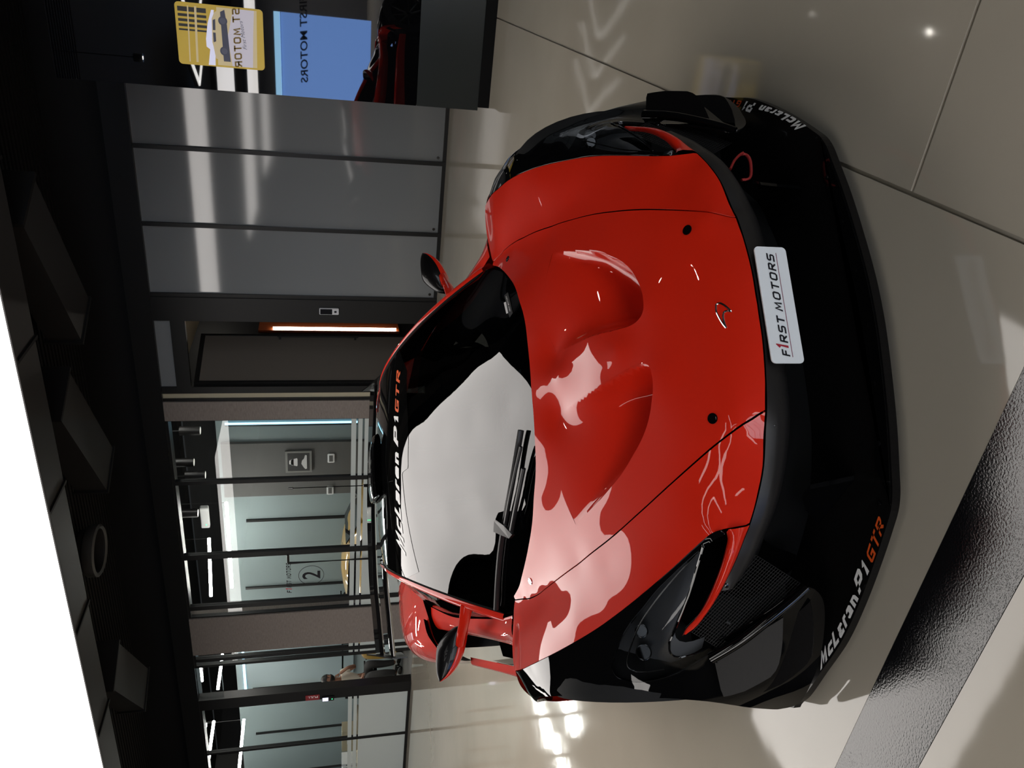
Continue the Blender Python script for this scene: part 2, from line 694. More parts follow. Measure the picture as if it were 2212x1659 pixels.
# measured feature lines, car's left side (+x)
CUT = [(.715, 1.52, .752), (.712, 1.44, .738), (.711, 1.375, .728), (.697, 1.288, .716), (.672, 1.19, .704), (.636, 1.054, .684), (.581, .869, .647), (.526, .702, .608),
       (.469, .559, .571), (.409, .426, .528), (.344, .3, .472), (.300, .225, .418), (.278, .2, .388), (.272, .193, .368)]
NOSE = [(0, .148, .372), (.1, .152, .371), (.2, .172, .368), (.272, .193, .366), (.308, .213, .363), (.411, .244, .368), (.476, .274, .376), (.551, .322, .386), (.584, .351, .391), (.632, .39, .399), (.703, .463, .411), (.772, .545, .427), (.815, .605, .443), (.831, .63, .461)]
RB = [(.975, 1.50, .772), (.956, 1.36, .775), (.938, 1.281, .766), (.914, 1.173, .753), (.891, 1.084, .734), (.867, 1.005, .711), (.838, .92, .682), (.802, .828, .648), (.754, .717, .611),
      (.707, .621, .576), (.67, .554, .547), (.635, .494, .521), (.601, .436, .498), (.58, .401, .482), (.566, .375, .469), (.558, .352, .459), (.557, .338, .449)]
BLADE = [(.558, .335, .440), (.575, .348, .432), (.6, .369, .431), (.631, .39, .434), (.666, .423, .436), (.709, .469, .439), (.75, .521, .442), (.788, .575, .451), (.815, .613, .464), (.831, .63, .466)]
D_OUT = [(.486, .911, .672), (.461, .845, .659), (.437, .782, .646), (.412, .724, .633), (.388, .671, .622), (.365, .626, .612), (.34, .591, .6), (.316, .562, .59), (.292, .533, .582), (.271, .511, .576), (.251, .494, .571), (.232, .479, .568), (.214, .467, .566), (.197, .456, .565), (.178, .445, .565), (.157, .434, .565)]
D_IN = [(.106, .917, .689), (.099, .852, .68), (.092, .789, .671), (.087, .723, .661), (.082, .666, .648), (.076, .62, .633), (.07, .579, .617), (.066, .545, .603), (.062, .515, .592), (.061, .49, .583), (.064, .468, .575), (.068, .456, .571), (.074, .444, .568), (.084, .434, .566), (.098, .428, .565), (.13, .427, .565)]
WSB = [(.749, 1.635, .738), (.724, 1.583, .742), (.696, 1.524, .746), (.664, 1.463, .748), (.628, 1.403, .75), (.581, 1.335, .751), (.531, 1.269, .752), (.476, 1.2, .755), (.421, 1.148, .758), (.366, 1.105, .762), (.309, 1.07, .762), (.255, 1.05, .762), (.2, 1.04, .763), (.1, 1.032, .764), (0, 1.03, .764)]
PIL = [(0.7867, 1.7578, 0.7386), (0.7745, 1.7947, 0.7676), (0.7621, 1.8325, 0.7963), (0.7508, 1.8669, 0.8214), (0.741, 1.8972, 0.8426), (0.7304, 1.9302, 0.8651), (0.718, 1.9695, 0.8907), (0.7032, 2.0168, 0.9199), (0.6864, 2.0722, 0.952), (0.6687, 2.1324, 0.9842), (0.6516, 2.1926, 1.0136), (0.6317, 2.2664, 1.0459), (0.6082, 2.3597, 1.0808), (0.5844, 2.4636, 1.1119), (0.5609, 2.5812, 1.1374), (0.5393, 2.7099, 1.1535), (0.5249, 2.8172, 1.1576), (0.5142, 2.9209, 1.1535)]

# upper sheet: bonnet and wing tops
top_pts = CUT[:-2] + NOSE[:8:1] + RB[1:-2] + D_OUT[::2] + D_IN[::2] + [(.272, .281, .472), (.649, 1.34, .73)] + WSB[3:] + \
    [(0, .19, .425), (0, .24, .462), (0, .30, .494), (0, .42, .556), (0, .55, .618), (0, .72, .6637), (0, .86, .7066), (0, .94, .7302), (.13, .31, .497), (.13, .2, .425), (.45, .31, .4312), (.56, .625, .5831), (.62, .782, .6221), (.7, 1.053, .6897), (.75, 1.2, .7218), (.74, 1.405, .7386), (.3, .979, .7295), (.18, .97, .7313), (.42, 1.049, .7284), (.55, 1.15, .7147), (.6, .949, .6602),
     (.80, 1.12, .7215), (.80, 1.3, .7471), (.84, 1.42, .765), (.79, .95, .691), (.70, .8, .636), (.84, 1.56, .757), (.78, 1.52, .752)]
S_TOP = Surf(top_pts, (0, -.42, .9), lam=6e-5, sym=True)

hood_half = [tuple(p) for p in NOSE[:4]] + CUT[::-1][1:] + [(.705, 1.535, .752)] + [(p[0], p[1] - .012, p[2]) for p in WSB[3:]]
cutc = curve3(CUT, 60)
wsbc = curve3([(.70, 1.53, .75)] + [(p[0] - .004, p[1] - .012, p[2]) for p in WSB[3:]], 50)
nosec = curve3(NOSE[:4], 20)
half = np.vstack([nosec[:-1], cutc[::-1], wsbc])
hood_loop = np.vstack([half, mirx(half)[::-1][1:-1]])
duct_in = curve3(D_IN, 50)
duct_out = curve3(D_OUT, 60)
duct_loop = np.vstack([duct_in, duct_out[::-1]])
tail = curve3([duct_out[0], (.40, .94, .682), (.3, .955, .690), (.2, .945, .692), duct_in[0]], 20)
duct_loop = np.vstack([duct_loop, tail[1:-1]])
bonnet = panel('bonnet', S_TOP, hood_loop, M_RED, car, holes=[duct_loop, mirx(duct_loop)], step=.012, grid=.022, gap=.0022, hole_edges=False)

# ducts: floor sinks from nothing at the tail to a deep sharp lip in front
sharp = S_TOP.to_uv(np.vstack([duct_in, duct_out[::-1]]))


def duct_depth(uv):
    P = uv[:, :1] * S_TOP.e1 + uv[:, 1:2] * S_TOP.e2
    v = uv[:, 1]
    v_front = S_TOP.to_uv([(.1, .43, .565)])[0, 1]
    v_rear = S_TOP.to_uv([(.3, .95, .69)])[0, 1]
    s_ = (v_rear - v) / (v_rear - v_front)
    D = .155 * sstep(s_ * .85) ** 1.05
    x = np.abs(uv[:, 0])
    q = uv.copy()
    q[:, 0] = x
    d = seg_dist(q, sharp)
    w = .075 - .03 * sstep((x - .2) / .2)
    f = np.clip(d / w, 0, 1)
    return D * (1 - (1 - f) ** 2.2)


def duct_h(uv):
    return S_TOP.h(uv) - duct_depth(np.atleast_2d(uv))


for s_ in (False, True):
    panel('bonnet_duct', S_TOP, duct_loop, M_RED, car, step=.010, grid=.012, hf=duct_h, mirror=s_, rim=0)

# front wings (red)
rbc = curve3(RB, 80)
nose_side = curve3(NOSE[3:8], 24)
fr_rear = curve3([(.975, 1.50, .772), (.93, 1.545, .765), (.86, 1.575, .757), (.79, 1.56, .752), (.725, 1.535, .752)], 16)
wing_loop = np.vstack([cutc, nose_side[1:], rbc[::-1][1:-1], fr_rear[:-1]])
for s_ in (False, True):
    panel('front_wing', S_TOP, wing_loop, M_RED, car, step=.012, grid=.024, gap=.0022, mirror=s_)
    # red strip that hooks under the lamp opening
    a, b = curve3(NOSE[7:], 40), curve3(BLADE, 40)
    mid = .5 * (a + b) + np.array([.004, -.012, 0]) * np.sin(np.linspace(.15, 1, 40) * math.pi)[:, None]
    S_ = np.stack([a, .5 * (a + mid) + [.001, -.003, 0], mid, .5 * (b + mid) + [.001, -.003, .001], b, b + [.006, .022, -.004]], 1)
    grid_obj('lamp_strip', S_, M_RED, car, mirror=s_)
    # return of the wing behind the wheel
    q = curve3([(.725, 1.535, .752), (.79, 1.56, .752), (.86, 1.575, .757), (.93, 1.545, .765), (.975, 1.50, .772), (1.03, 1.50, .755), (1.075, 1.49, .71), (1.092, 1.48, .64), (1.094, 1.47, .56)], 40)
    loft('wing_trailing_edge', [q, q + [0, .022, -.012], q + [-.01, .03, -.04], q + [-.03, .02, -.12]], M_RED, car, nv=5, mirror=s_)

# black shell under the panels so that joints look dark
for s_ in (False,):
    inner = np.vstack([half * 1.0, mirx(half)[::-1][1:-1]])
wl = np.vstack([nosec, nose_side[1:], rbc[::-1][1:], fr_rear, wsbc])
full = np.vstack([wl, mirx(wl)[::-1][1:-1]])


def shell_h(uv):
    return S_TOP.h(uv) - .018


panel('inner_shell', S_TOP, full * [.985, 1, 1] + [0, .012, 0], M_VOID, car, holes=[duct_loop * 1.0, mirx(duct_loop)], step=.03, grid=.05, hf=shell_h, rim=0)

# black wing flank with the lamp
LENS_OUT = [(.924, .872, .628), (.946, .872, .605), (.959, .873, .593), (.969, .863, .575), (.975, .85, .553), (.976, .83, .524), (.972, .81, .496), (.964, .791, .474), (.955, .772, .455), (.93, .735, .435)]
LENS_IN = [(.598, .405, .485), (.619, .416, .489), (.639, .43, .492), (.659, .448, .493), (.679, .467, .493), (.7, .487, .494), (.72, .506, .495), (.741, .526, .498), (.762, .547, .5), (.783, .568, .503), (.805, .591, .505), (.827, .616, .506), (.849, .642, .508)]
fl = RB + BLADE[2:-1:2] + LENS_OUT + LENS_IN[::2] + [(1.03, 1.44, .752), (1.0, 1.28, .757), (1.0, 1.1, .716), (.97, .98, .672), (1.03, 1.05, .66), (1.065, 1.05, .63), (1.08, 1.0, .56), (1.092, .976, .50), (1.094, .92, .42), (1.094, .83, .28), (1.075, 1.2, .70), (1.07, 1.4, .735), (1.088, 1.3, .66), (1.098, 1.2, .58), (1.098, 1.5, .6),
      (1.102, 1.05, .45), (1.10, 1.3, .5), (1.085, .78, .12), (1.0, .68, .2), (.9, .58, .16), (.88, .68, .40), (.80, .52, .20), (.721, .445, .168), (.95, .72, .35), (1.03, .80, .40), (1.02, .86, .52)]
S_FL = Surf(fl, (.62, -.5, .6), lam=2e-4)
arch = [(1.10, 1.17 + .435 * math.cos(t), .36 + .435 * math.sin(t)) for t in np.linspace(math.radians(25), math.radians(188), 26)]
lens_top = curve3([(p[0] + .004, p[1] - .010, p[2] - .012) for p in RB[7:-2]], 50)
lens_out = curve3(LENS_OUT, 40)
i2 = on_surf(S_FL, [(1446.4, 1390), (1446.4, 1404), (1452, 1414), (1463, 1419), (1480, 1418), (1518.8, 1403.8), (1545, 1386), (1562, 1372.5)], True)
lens_top = on_surf(S_FL, [(1517, 1184.5), (1500, 1197), (1450, 1243.4), (1418, 1275), (1387.6, 1313), (1363.4, 1342), (1339, 1383), (1327, 1417), (1319.5, 1440)], True)
lens_low = on_surf(S_FL, [(1322, 1451), (1332, 1463), (1350, 1470.5), (1372, 1474), (1400, 1472.5), (1430, 1466), (1458.5, 1456.8), (1504, 1432.7), (1543, 1408.6), (1571.8, 1375)], True)
lens_in = S_FL.snap(LENS_IN)
ltc, llc, lic, i2c = curve3(lens_top, 50), curve3(lens_low, 60), curve3(lens_in, 40), curve3(i2, 24)
lens_loop = np.vstack([ltc, llc[1:], i2c[::-1], lic[::-1][:-1]])
rim_in = curve3([(.566, .352, .440), (.575, .372, .455), (.588, .392, .472), lens_top[0]], 14)
bottom = curve3([lens_low[-1], (.79, .51, .26), (.721, .445, .168), (.74, .46, .11), (.86, .545, .07), (.98, .64, .065), (1.07, .75, .07), (1.085, .78, .12)], 40)
flank_loop = np.vstack([rbc[:-1], rim_in, ltc[1:], llc[1:], bottom[1:], arch[::-1], [(1.094, 1.60, .56), (1.092, 1.55, .64), (1.075, 1.50, .71), (1.03, 1.50, .755)]])
for s_ in (False, True):
    panel('wing_flank', S_FL, flank_loop, M_BLK, car, step=.014, grid=.03, mirror=s_, rim=.01)
    lens = panel('headlamp_lens', S_FL, lens_loop, M_LENS, car, step=.012, grid=.03, mirror=s_, rim=.006, gap=.001)

    def back_h(uv):
        return S_FL.h(uv) - .06
    k = -1 if s_ else 1
    panel('headlamp_bowl', S_FL, lens_loop, M_BOWL, lens, step=.02, grid=.05, hf=back_h, mirror=s_, rim=0)
    for q, r_ in (((1384, 1424), .022), ((1379, 1378), .018)):
        c = on_surf(S_FL, [q], True)[0] - S_FL.n * .028
        d = np.array([-.1, -.95, .3])
        b = MB()
        P = [c - d * .02, c, c + d * .012]
        b.tube(P, [r_, r_ * 1.1, r_], 20)
        o = b.obj('headlamp_projector', M_STEEL if r_ < .02 else M_BLK, lens, True)
        b = MB()
        tt = np.linspace(0, 2 * math.pi, 25)
        e1 = np.cross(d, (0, 0, 1)); e1 /= np.linalg.norm(e1); e2 = np.cross(e1, d)
        b.tube([c + d * .012 + (e1 * math.cos(t) + e2 * math.sin(t)) * r_ for t in tt], .0022, 6, cap=False)
        o2 = b.obj('projector_ring', M_STEEL, lens, True)
        if s_:
            for o_ in (o, o2):
                o_.data.transform(Matrix.Diagonal((-1, 1, 1, 1)))
                o_.data.flip_normals()
    bz = on_surf(S_FL, [(1512, 1192), (1450, 1258), (1412, 1305), (1382, 1350), (1362, 1398), (1353, 1430), (1356, 1445), (1370, 1453), (1400, 1454), (1434, 1449)], True) - S_FL.n * .006
    o = MB().tube(curve3(bz, 60), .0022, 6).obj('lamp_bezel', M_STEEL, lens, True)
    edge = curve3(np.vstack([lic, i2c[1:]]), 70) + S_FL.n * .001
    o2 = MB().tube(edge, .0035, 6).obj('lamp_edge', M_BLK, lens, True)
    if s_:
        for o_ in (o, o2):
            o_.data.transform(Matrix.Diagonal((-1, 1, 1, 1)))
            o_.data.flip_normals()
    # dark throat behind the lamp and its wire grille
    cav = np.vstack([lic, i2c[1:], curve3([i2[-1], (.80, .52, .27), (.721, .46, .20), (.66, .43, .30), (.57, .36, .42)], 30)[1:]])

    def cav_h(uv):
        return S_FL.h(uv) - .13
    panel('intake_throat', S_FL, cav, M_VOID, car, step=.025, grid=.05, hf=cav_h, mirror=s_, rim=0)
    g = MB()
    o0, e1, e2 = np.array([.71, .50, .15]), np.array([.19, .155, .17]), np.array([-.085, -.015, .135])
    for i in range(21):
        p = o0 + e2 * i / 20
        g.tube([p, p + e1], .0011, 4, cap=False)
    for i in range(31):
        p = o0 + e1 * i / 30
        g.tube([p, p + e2], .0007, 3, cap=False)
    for o_ in (g.obj('intake_grille', M_SATIN, car),):
        o_['kind'] = 'stuff'
        if s_:
            o_.data.transform(Matrix.Diagonal((-1, 1, 1, 1)))
            o_.data.flip_normals()

# bumper: satin lip under the nose with its screws, dark throat behind
BLOW = [(0, .222, .268), (.15, .226, .269), (.276, .237, .272), (.354, .257, .278), (.42, .28, .286), (.497, .308, .303), (.57, .362, .318), (.632, .414, .333), (.67, .448, .350), (.71, .482, .375)]
up_ = curve3([(p[0], p[1] + .004, p[2] - .004) for p in NOSE[:11]] + [(.715, .48, .408)], 60)
lo_ = curve3(BLOW, 60)
mid_ = .45 * up_ + .55 * lo_ + np.array([0, -.02, -.004])
full3 = [np.vstack([mirx(c)[::-1][:-1], c]) for c in (up_, .5 * (up_ + mid_) + [0, -.004, 0], mid_, .5 * (mid_ + lo_) + [0, -.004, 0], lo_)]
S_ = np.stack(full3, 1)
grid_obj('bumper_lip', S_, M_SATIN, car)
core = [np.vstack([mirx(c)[::-1][:-1], c]) for c in (lo_, lo_ * [.98, 1, 1] + [0, .06, -.03], lo_ * [.97, 1, .6] + [0, .16, -.02], lo_ * [1, 1, 0] + [0, .22, .062])]
grid_obj('bumper_throat', np.stack(core, 1), M_MATTE, car)


def screw(P, n, r=.007, m=None, parent=None, name='screw', h=.003):
    P, n = np.array(P, float), np.array(n, float)
    n /= np.linalg.norm(n)
    b = MB()
    b.tube([P - n * h, P + n * h * .6, P + n * h], [r, r, r * .7], 14)
    o = b.obj(name, m or M_STEEL, parent or car, True)
    return o


for x, y in ((1493, 319), (1544, 369), (1650, 1055), (1616, 1169), (1569, 1264), (1669, 917)):
    # the lip leans forward and down
    best = None
    P = mid_ * 1.0
    full = np.vstack([mirx(.5 * (up_ + mid_))[::-1], .5 * (up_ + mid_)])
    d = sight(x, y)
    t = ((full - EYE_C) @ d) / (d @ d)
    i = np.argmin(np.linalg.norm(full - (EYE_C + t[:, None] * d), axis=1))
    q = EYE_C + d * t[i]
    screw(q + np.array([0, -.003, 0]), (q[0] * .8, -.9, .35), .008, M_BLK)

# splitter
SPL = [(1.086, .781), (1.072, .765), (1.048, .718), (.967, .606), (.878, .485), (.78, .384), (.666, .283), (.584, .217), (.54, .185), (.5, .168), (.45, .157), (.328, .133), (.184, .114), (.065, .1035), (0, .102)]
spc = curve3([(p[0], p[1], .06) for p in SPL], 90)[:, :2]
out2 = np.vstack([spc, spc[::-1][1:] * [-1, 1]])
rear2 = [(-1.086, .95), (-.9, 1.0), (.9, 1.0), (1.086, .95)]
loop = [(p[0], p[1], .036) for p in out2] + [(p[0], p[1], .036) for p in rear2]
b = MB().prism(loop, (0, 0, .024))
splitter = b.obj('splitter', M_CARB, car)
i0 = np.argmin(np.abs(spc[:, 0] - .535))
f_ = spc[i0:]
tn = np.gradient(f_, axis=0)
tn /= np.linalg.norm(tn, axis=1)[:, None]
nin = np.stack([-tn[:, 1], tn[:, 0]], 1)
nin[nin[:, 1] < 0] *= -1
w_ = .055 * np.minimum(1, np.arange(len(f_)) / 6)[:, None]
inn = f_ + nin * w_
lip = np.vstack([f_ + nin * .004, (f_ + nin * .004)[::-1][1:] * [-1, 1]])
lin = np.vstack([inn, inn[::-1][1:] * [-1, 1]])
ll = [(p[0], p[1], .060) for p in lip] + [(p[0], p[1], .060) for p in lin[::-1]]
MB().prism(ll, (0, 0, .004)).obj('splitter_lip', M_BLK, splitter)
for x, y in ((1872.5, 703), (1849, 585), (1819.4, 478.3), (1787, 383.3), (1889, 828), (1899, 958), (1899, 1088)):
    screw(on_z(x, y, .064), (0, 0, 1), .007, M_BLK, splitter)


# decal lettering laid along guide lines
def decal(name, s, base, top, m, parent, place, bold=.012, shear=.0, spacing=1.0, lift=.0012):
    """base/top: guide polylines in the surface's own measure; lettering is bent between them"""
    V, Fc = stroke_mesh(s, .20 if s == 'GTR' else .25, shear or .16, .8, .16 if 'c' in s else .22) if all(c in STROKES for c in s) else text_mesh(s, bold, shear, spacing, res=4)
    lo, hi = V.min(0), V.max(0)
    bc, tc = resample(cat_rom(base, 8) if len(base) > 2 else base, 60), resample(cat_rom(top, 8) if len(top) > 2 else top, 60)
    g = np.linspace(0, 1, 60)
    P = []
    for v in V:
        a = (v[0] - lo[0]) / (hi[0] - lo[0])
        c = (v[1] - lo[1]) / (hi[1] - lo[1])
        q0 = np.array([np.interp(a, g, bc[:, k]) for k in range(bc.shape[1])])
        q1 = np.array([np.interp(a, g, tc[:, k]) for k in range(bc.shape[1])])
        P.append(place(q0 + (q1 - q0) * c, lift))
    return mesh_obj(name, P, Fc, m, parent)


def along_splitter(px, lift):
    return np.array([px[0], px[1], .0605 + lift])


def spz(pts):
    return [on_z(x, y, .0605)[:2] for x, y in pts]


# right front corner (picture left): white then orange words, reading along the edge
decal('lettering', 'McLaren', spz([(1773, 1449), (1793, 1417), (1818, 1378), (1838, 1335), (1857, 1290)]), spz([(1771, 1412), (1795, 1374), (1813, 1338), (1830, 1302), (1840, 1281)]), M_WHITE, splitter, along_splitter, .03, .0, .92)
decal('lettering', 'P1', spz([(1857, 1286), (1868, 1258), (1879, 1232)]), spz([(1844, 1256), (1853, 1229), (1863, 1209)]), M_WHITE, splitter, along_splitter, .03, .12, .9)
decal('lettering', 'GTR', spz([(1885, 1218), (1898, 1180), (1911, 1134)]), spz([(1871, 1200), (1883, 1160), (1899, 1112)]), M_ORANGE, splitter, along_splitter, .02, .12, 1.0)
# left front corner
decal('lettering', 'McLaren', spz([(1743, 272), (1722, 257), (1695, 243), (1665, 232), (1645, 226)]), spz([(1722, 285), (1704, 270), (1683, 255), (1658, 245), (1636, 240)]), M_WHITE, splitter, along_splitter, .03, .0, .92)
decal('lettering', 'P1', spz([(1634, 223), (1622, 220), (1612, 218.5)]), spz([(1622, 244), (1614, 241), (1603, 238)]), M_WHITE, splitter, along_splitter, .03, .12, .9)
decal('lettering', 'GTR', spz([(1604, 217.5), (1588, 216), (1570, 216)]), spz([(1597, 232), (1582, 230), (1570, 228)]), M_ORANGE, splitter, along_splitter, .02, .12, 1.0)


# dive planes: curved plates at the front corners
def plate_on(pts3, px, th, name, bow=0.0):
    P = np.array(pts3)
    c = P.mean(0)
    u_, s__, vt = np.linalg.svd(P - c)
    n = vt[2]
    if n[2] < 0:
        n = -n
    Q = []
    for x, y in px:
        d = sight(x, y) * [-1, 1, 1]
        e = EYE_C * [-1, 1, 1]
        Q.append(e + d * (((c - e) @ n) / (d @ n)))
    Q = np.array(Q)
    for s_ in (1, -1):
        MB().prism([q * [s_, 1, 1] for q in Q], n * [s_, 1, 1] * -th).obj(name, M_DIVE, car)


plate_on([(1.018, .694, .339), (.964, .588, .23), (.8, .499, .225), (.909, .663, .365)],
         [(1542.5, 1424), (1600, 1390), (1650, 1360), (1691.7, 1334.4), (1691, 1365), (1690, 1390), (1687, 1415), (1682.7, 1433.8), (1676, 1449), (1664.6, 1462.8), (1640, 1477), (1608.5, 1493.5), (1580, 1502), (1563.3, 1505.3), (1557, 1490)], .009, 'dive_plane')
plate_on([(1.016, .695, .19), (.945, .563, .134), (.761, .469, .155), (.90, .655, .235)],
         [(1600, 1440), (1700, 1345), (1749.6, 1300), (1754, 1330), (1756.8, 1363.3), (1756, 1392), (1753, 1417.5), (1745, 1432), (1735, 1442.9), (1712, 1462), (1688, 1478), (1660, 1491), (1633.8, 1500.7), (1626.6, 1491.7)], .009, 'dive_plane')
for s_ in (1, -1):
    rail = curve3([(.905, .66, .375), (.86, .59, .315), (.80, .52, .25), (.745, .465, .19), (.72, .444, .165)], 24) * [s_, 1, 1]
    MB().tube(rail, np.linspace(.017, .012, 24), 10).obj('flank_rail', M_BLK, car, True)
    st = [(.434, .300, .062), (.452, .318, .19), (.475, .345, .20), (.50, .40, .16), (.535, .49, .062)]
    MB().prism([(p[0] * s_, p[1], p[2]) for p in st], (.012 * s_, .004, 0)).obj('splitter_strake', M_BLK, splitter)
tow = curve3([on_y(x, y, .34 + .02 * i / 6) for i, (x, y) in enumerate(((1577, 366), (1588, 345), (1605, 332), (1617, 340), (1622, 362), (1619, 385), (1602, 389)))], 40)
MB().tube(tow, .0075, 8, ry=.004).obj('tow_strap', mat('red_strap', (.30, .015, .012), .7), car, True)['label'] = 'red fabric tow strap'

# number plate
px0, px1, pz0, pz1 = -.1615, .1615, .2695, .3625
b = MB()
rr_, k_ = .012, 6
lp = []
for cx, cz, a0 in ((px1 - rr_, pz1 - rr_, 0), (px0 + rr_, pz1 - rr_, 90), (px0 + rr_, pz0 + rr_, 180), (px1 - rr_, pz0 + rr_, 270)):
    for i in range(k_ + 1):
        a = math.radians(a0 + 90 * i / k_)
        lp.append((cx + rr_ * math.cos(a), .1405, cz + rr_ * math.sin(a)))
plate = b.prism(lp, (0, .004, 0)).obj('number_plate', M_PLATE, car)
plate['label'] = 'white show plate with black and red lettering'
W_, H_ = px1 - px0, pz1 - pz0
for s, a, c, t0, t1, m in (('F', .053, .117, .345, .585, M_INK), ('1', .124, .162, .20, .575, M_INKRED), ('RST', .165, .402, .345, .585, M_INK), ('MOTORS', .432, .943, .345, .585, M_INK)):
    flat_text('plate_lettering', s, (px0 + a * W_, .140, pz1 - t1 * H_), (1, 0, 0), (0, 0, 1), (c - a) * W_, (t1 - t0) * H_, m, plate, .018, .22, .95, .0006)
box_obj('plate_underline', (px0 + .05 * W_, .1395, pz1 - .668 * H_), (px0 + .945 * W_, .1405, pz1 - .652 * H_), mat('plate_underline_red', (.20, .05, .07), .5), plate)
MB().box((-.12, .145, .275), (.12, .20, .345)).obj('plate_bracket', M_MATTE, car)

# bonnet badge and fasteners
e_px = [(610, 890), (613, 862), (635, 849), (665, 858), (700, 880), (748, 926), (705, 919), (682, 932), (674, 960), (678, 1000), (703, 1075), (668, 1030), (636, 975), (612, 920), (610, 890)]
e3 = on_surf(S_TOP, [(1400 + a / 4.1475, 450 + c / 4.1475) for a, c in e_px])
MB().tube(resample(np.vstack([cat_rom(e3[:6], 6), cat_rom(e3[5:11], 6)[1:], cat_rom(e3[10:], 6)[1:]]), 70), .0028, 6, cap=False).obj('nose_badge', M_CHR, car, True)
for q in ((.272, .281, .472), (.649, 1.34, .73)):
    for s_ in (1, -1):
        P = S_TOP.snap([(q[0] * s_, q[1], q[2])])[0]
        n = S_TOP.normal(S_TOP.to_uv(P))[0]
        r_ = .0145 if q[1] < 1 else .0125
        b = MB()
        b.tube([P - n * .002, P + n * .003, P + n * .004, P + n * .0015], [r_, r_, r_ * .8, r_ * .45], 22)
        b.obj('bonnet_fastener', M_BLK if q[1] < 1 or s_ > 0 else M_CHR, car, True)

# ------------------------------------------------------------------ canopy
def crown(y):
    return .6976 + .3847 * (y - 1) - .0405 * (y - 1) ** 2 + .0137 * (y - 1) ** 3


ws = [(.71, 1.56, .70), (.531, 1.269, .676), (.26, 1.04, .694)] + [(p[0] - .020, p[1] - .005, p[2] + .004) for p in PIL[1::2]]
ws += [(0, y, crown(y)) for y in (1.0, 1.25, 1.5, 1.75, 2.0, 2.2)] + [(.34, y, crown(y) - .0266 - .0111 * (y - 1.8)) for y in (1.2, 1.5, 1.8, 2.05)]
ws += [(0, 2.36, 1.160), (0, 2.55, 1.181), (0, 2.8, 1.187), (0, 3.2, 1.178), (0, 3.5, 1.16), (0, 3.9, 1.12), (.46, 3.4, 1.135), (.42, 3.9, 1.09), (.30, 3.0, 1.172), (.30, 2.6, 1.168)]
S_WS = Surf(ws, (0, -.3, .95), lam=1.2e-3, sym=True)
wt = mirx(on_surf(S_WS, [(876, 1249.5), (859.2, 1203.7), (847.8, 1150), (841.5, 1081), (838, 1039), (836.6, 1010)], False, 2.2, 6))
wt = np.vstack([wt, [[0, wt[-1][1] + .006, wt[-1][2]]]])
WTOP = curve3(S_WS.snap(wt), 24)
gl_half = np.vstack([curve3([(p[0], p[1] - .02, p[2] - .05) for p in WSB[::-1][:-1]] + [(.757, 1.68, .742)], 50),
                     curve3([(p[0] - .016, p[1] - .006, p[2] + .006) for p in PIL[:12]] + [WTOP[0]], 40), WTOP[1:]])
gl_loop = np.vstack([gl_half, mirx(gl_half)[::-1][1:-1]])
screen = panel('windscreen', S_WS, gl_loop, M_SCREEN, car, step=.02, grid=.045, rim=.006)
roof_half = np.vstack([WTOP[::-1] + [0, .006, .0],
                       curve3([(p[0] - .016, p[1] - .006, p[2] + .006) for p in PIL[13:]] + [(.47, 3.3, 1.145), (.43, 3.8, 1.10), (.40, 3.9, 1.09)], 40)])
roof_loop = np.vstack([roof_half, mirx(roof_half)[::-1][1:-1]])
panel('roof', S_WS, roof_loop, M_BLK, car, step=.025, grid=.05, rim=.006, gap=.002)
strip_px = [(880, 800), (882, 900), (882.5, 950), (882, 1011), (868.6, 1021), (872, 1060), (878, 1110), (889, 1170), (905, 1236)]
st3 = on_surf(S_WS, strip_px, False, 2.4, 6)
top3 = np.vstack([WTOP, mirx(WTOP)[::-1][1:]]) - [0, .012, .003]
strip_loop = np.vstack([st3, top3[::-1]])
M_SUN = mat('sunstrip_film', (.003, .003, .003), .3, coat=1.0, ior=1.5, spec=0)
sun = panel('sunstrip', S_WS, strip_loop, M_SUN, screen, step=.02, grid=.06, rim=0, lift=.0015)


def on_screen(px, lift):
    q = S_WS.hit(EYE_C, sight(*px), 2.2, 6)
    return q + S_WS.normal(S_WS.to_uv(q))[0] * lift


decal('sunstrip_lettering', 'McLaren', [(878, 1203), (871, 1150), (866.5, 1100), (863.5, 1050), (862, 976)], [(858, 1178), (855.5, 1150), (854, 1100), (853, 1050), (852.5, 976)], M_WHITE, sun, on_screen, .035, .0, .9, .003)
decal('sunstrip_lettering', 'P1', [(861, 966), (861, 930), (861.5, 899)], [(851.5, 955), (851.5, 925), (852, 899)], M_WHITE, sun, on_screen, .03, .1, .9, .003)
decal('sunstrip_lettering', 'GTR', [(862, 892), (863, 850), (866, 801)], [(854, 889), (856, 845), (858, 799)], M_ORANGE, sun, on_screen, .02, .1, 1.0, .003)
# small stickers low on the glass, black with white print
sk = [on_screen(p, .003) for p in ((1090.5, 639), (1098.5, 632), (1109, 677), (1102, 687))]
mesh_obj('windscreen_sticker', sk, [(0, 1, 2, 3)], mat('sticker_grey', (.03, .032, .033), .6), screen)
sk = [on_screen(p, .004) for p in ((1089.8, 655), (1094.5, 653), (1099.5, 677), (1095.5, 679))]
mesh_obj('windscreen_sticker', sk, [(0, 1, 2, 3)], M_WHITE, screen)
decal('sticker_lettering', 'FIRST MOTORS', [(1105.5, 673), (1101, 655), (1096.5, 641)], [(1102.5, 674), (1098, 656), (1094, 642)], M_WHITE, screen, on_screen, .01, 0, 1, .005)
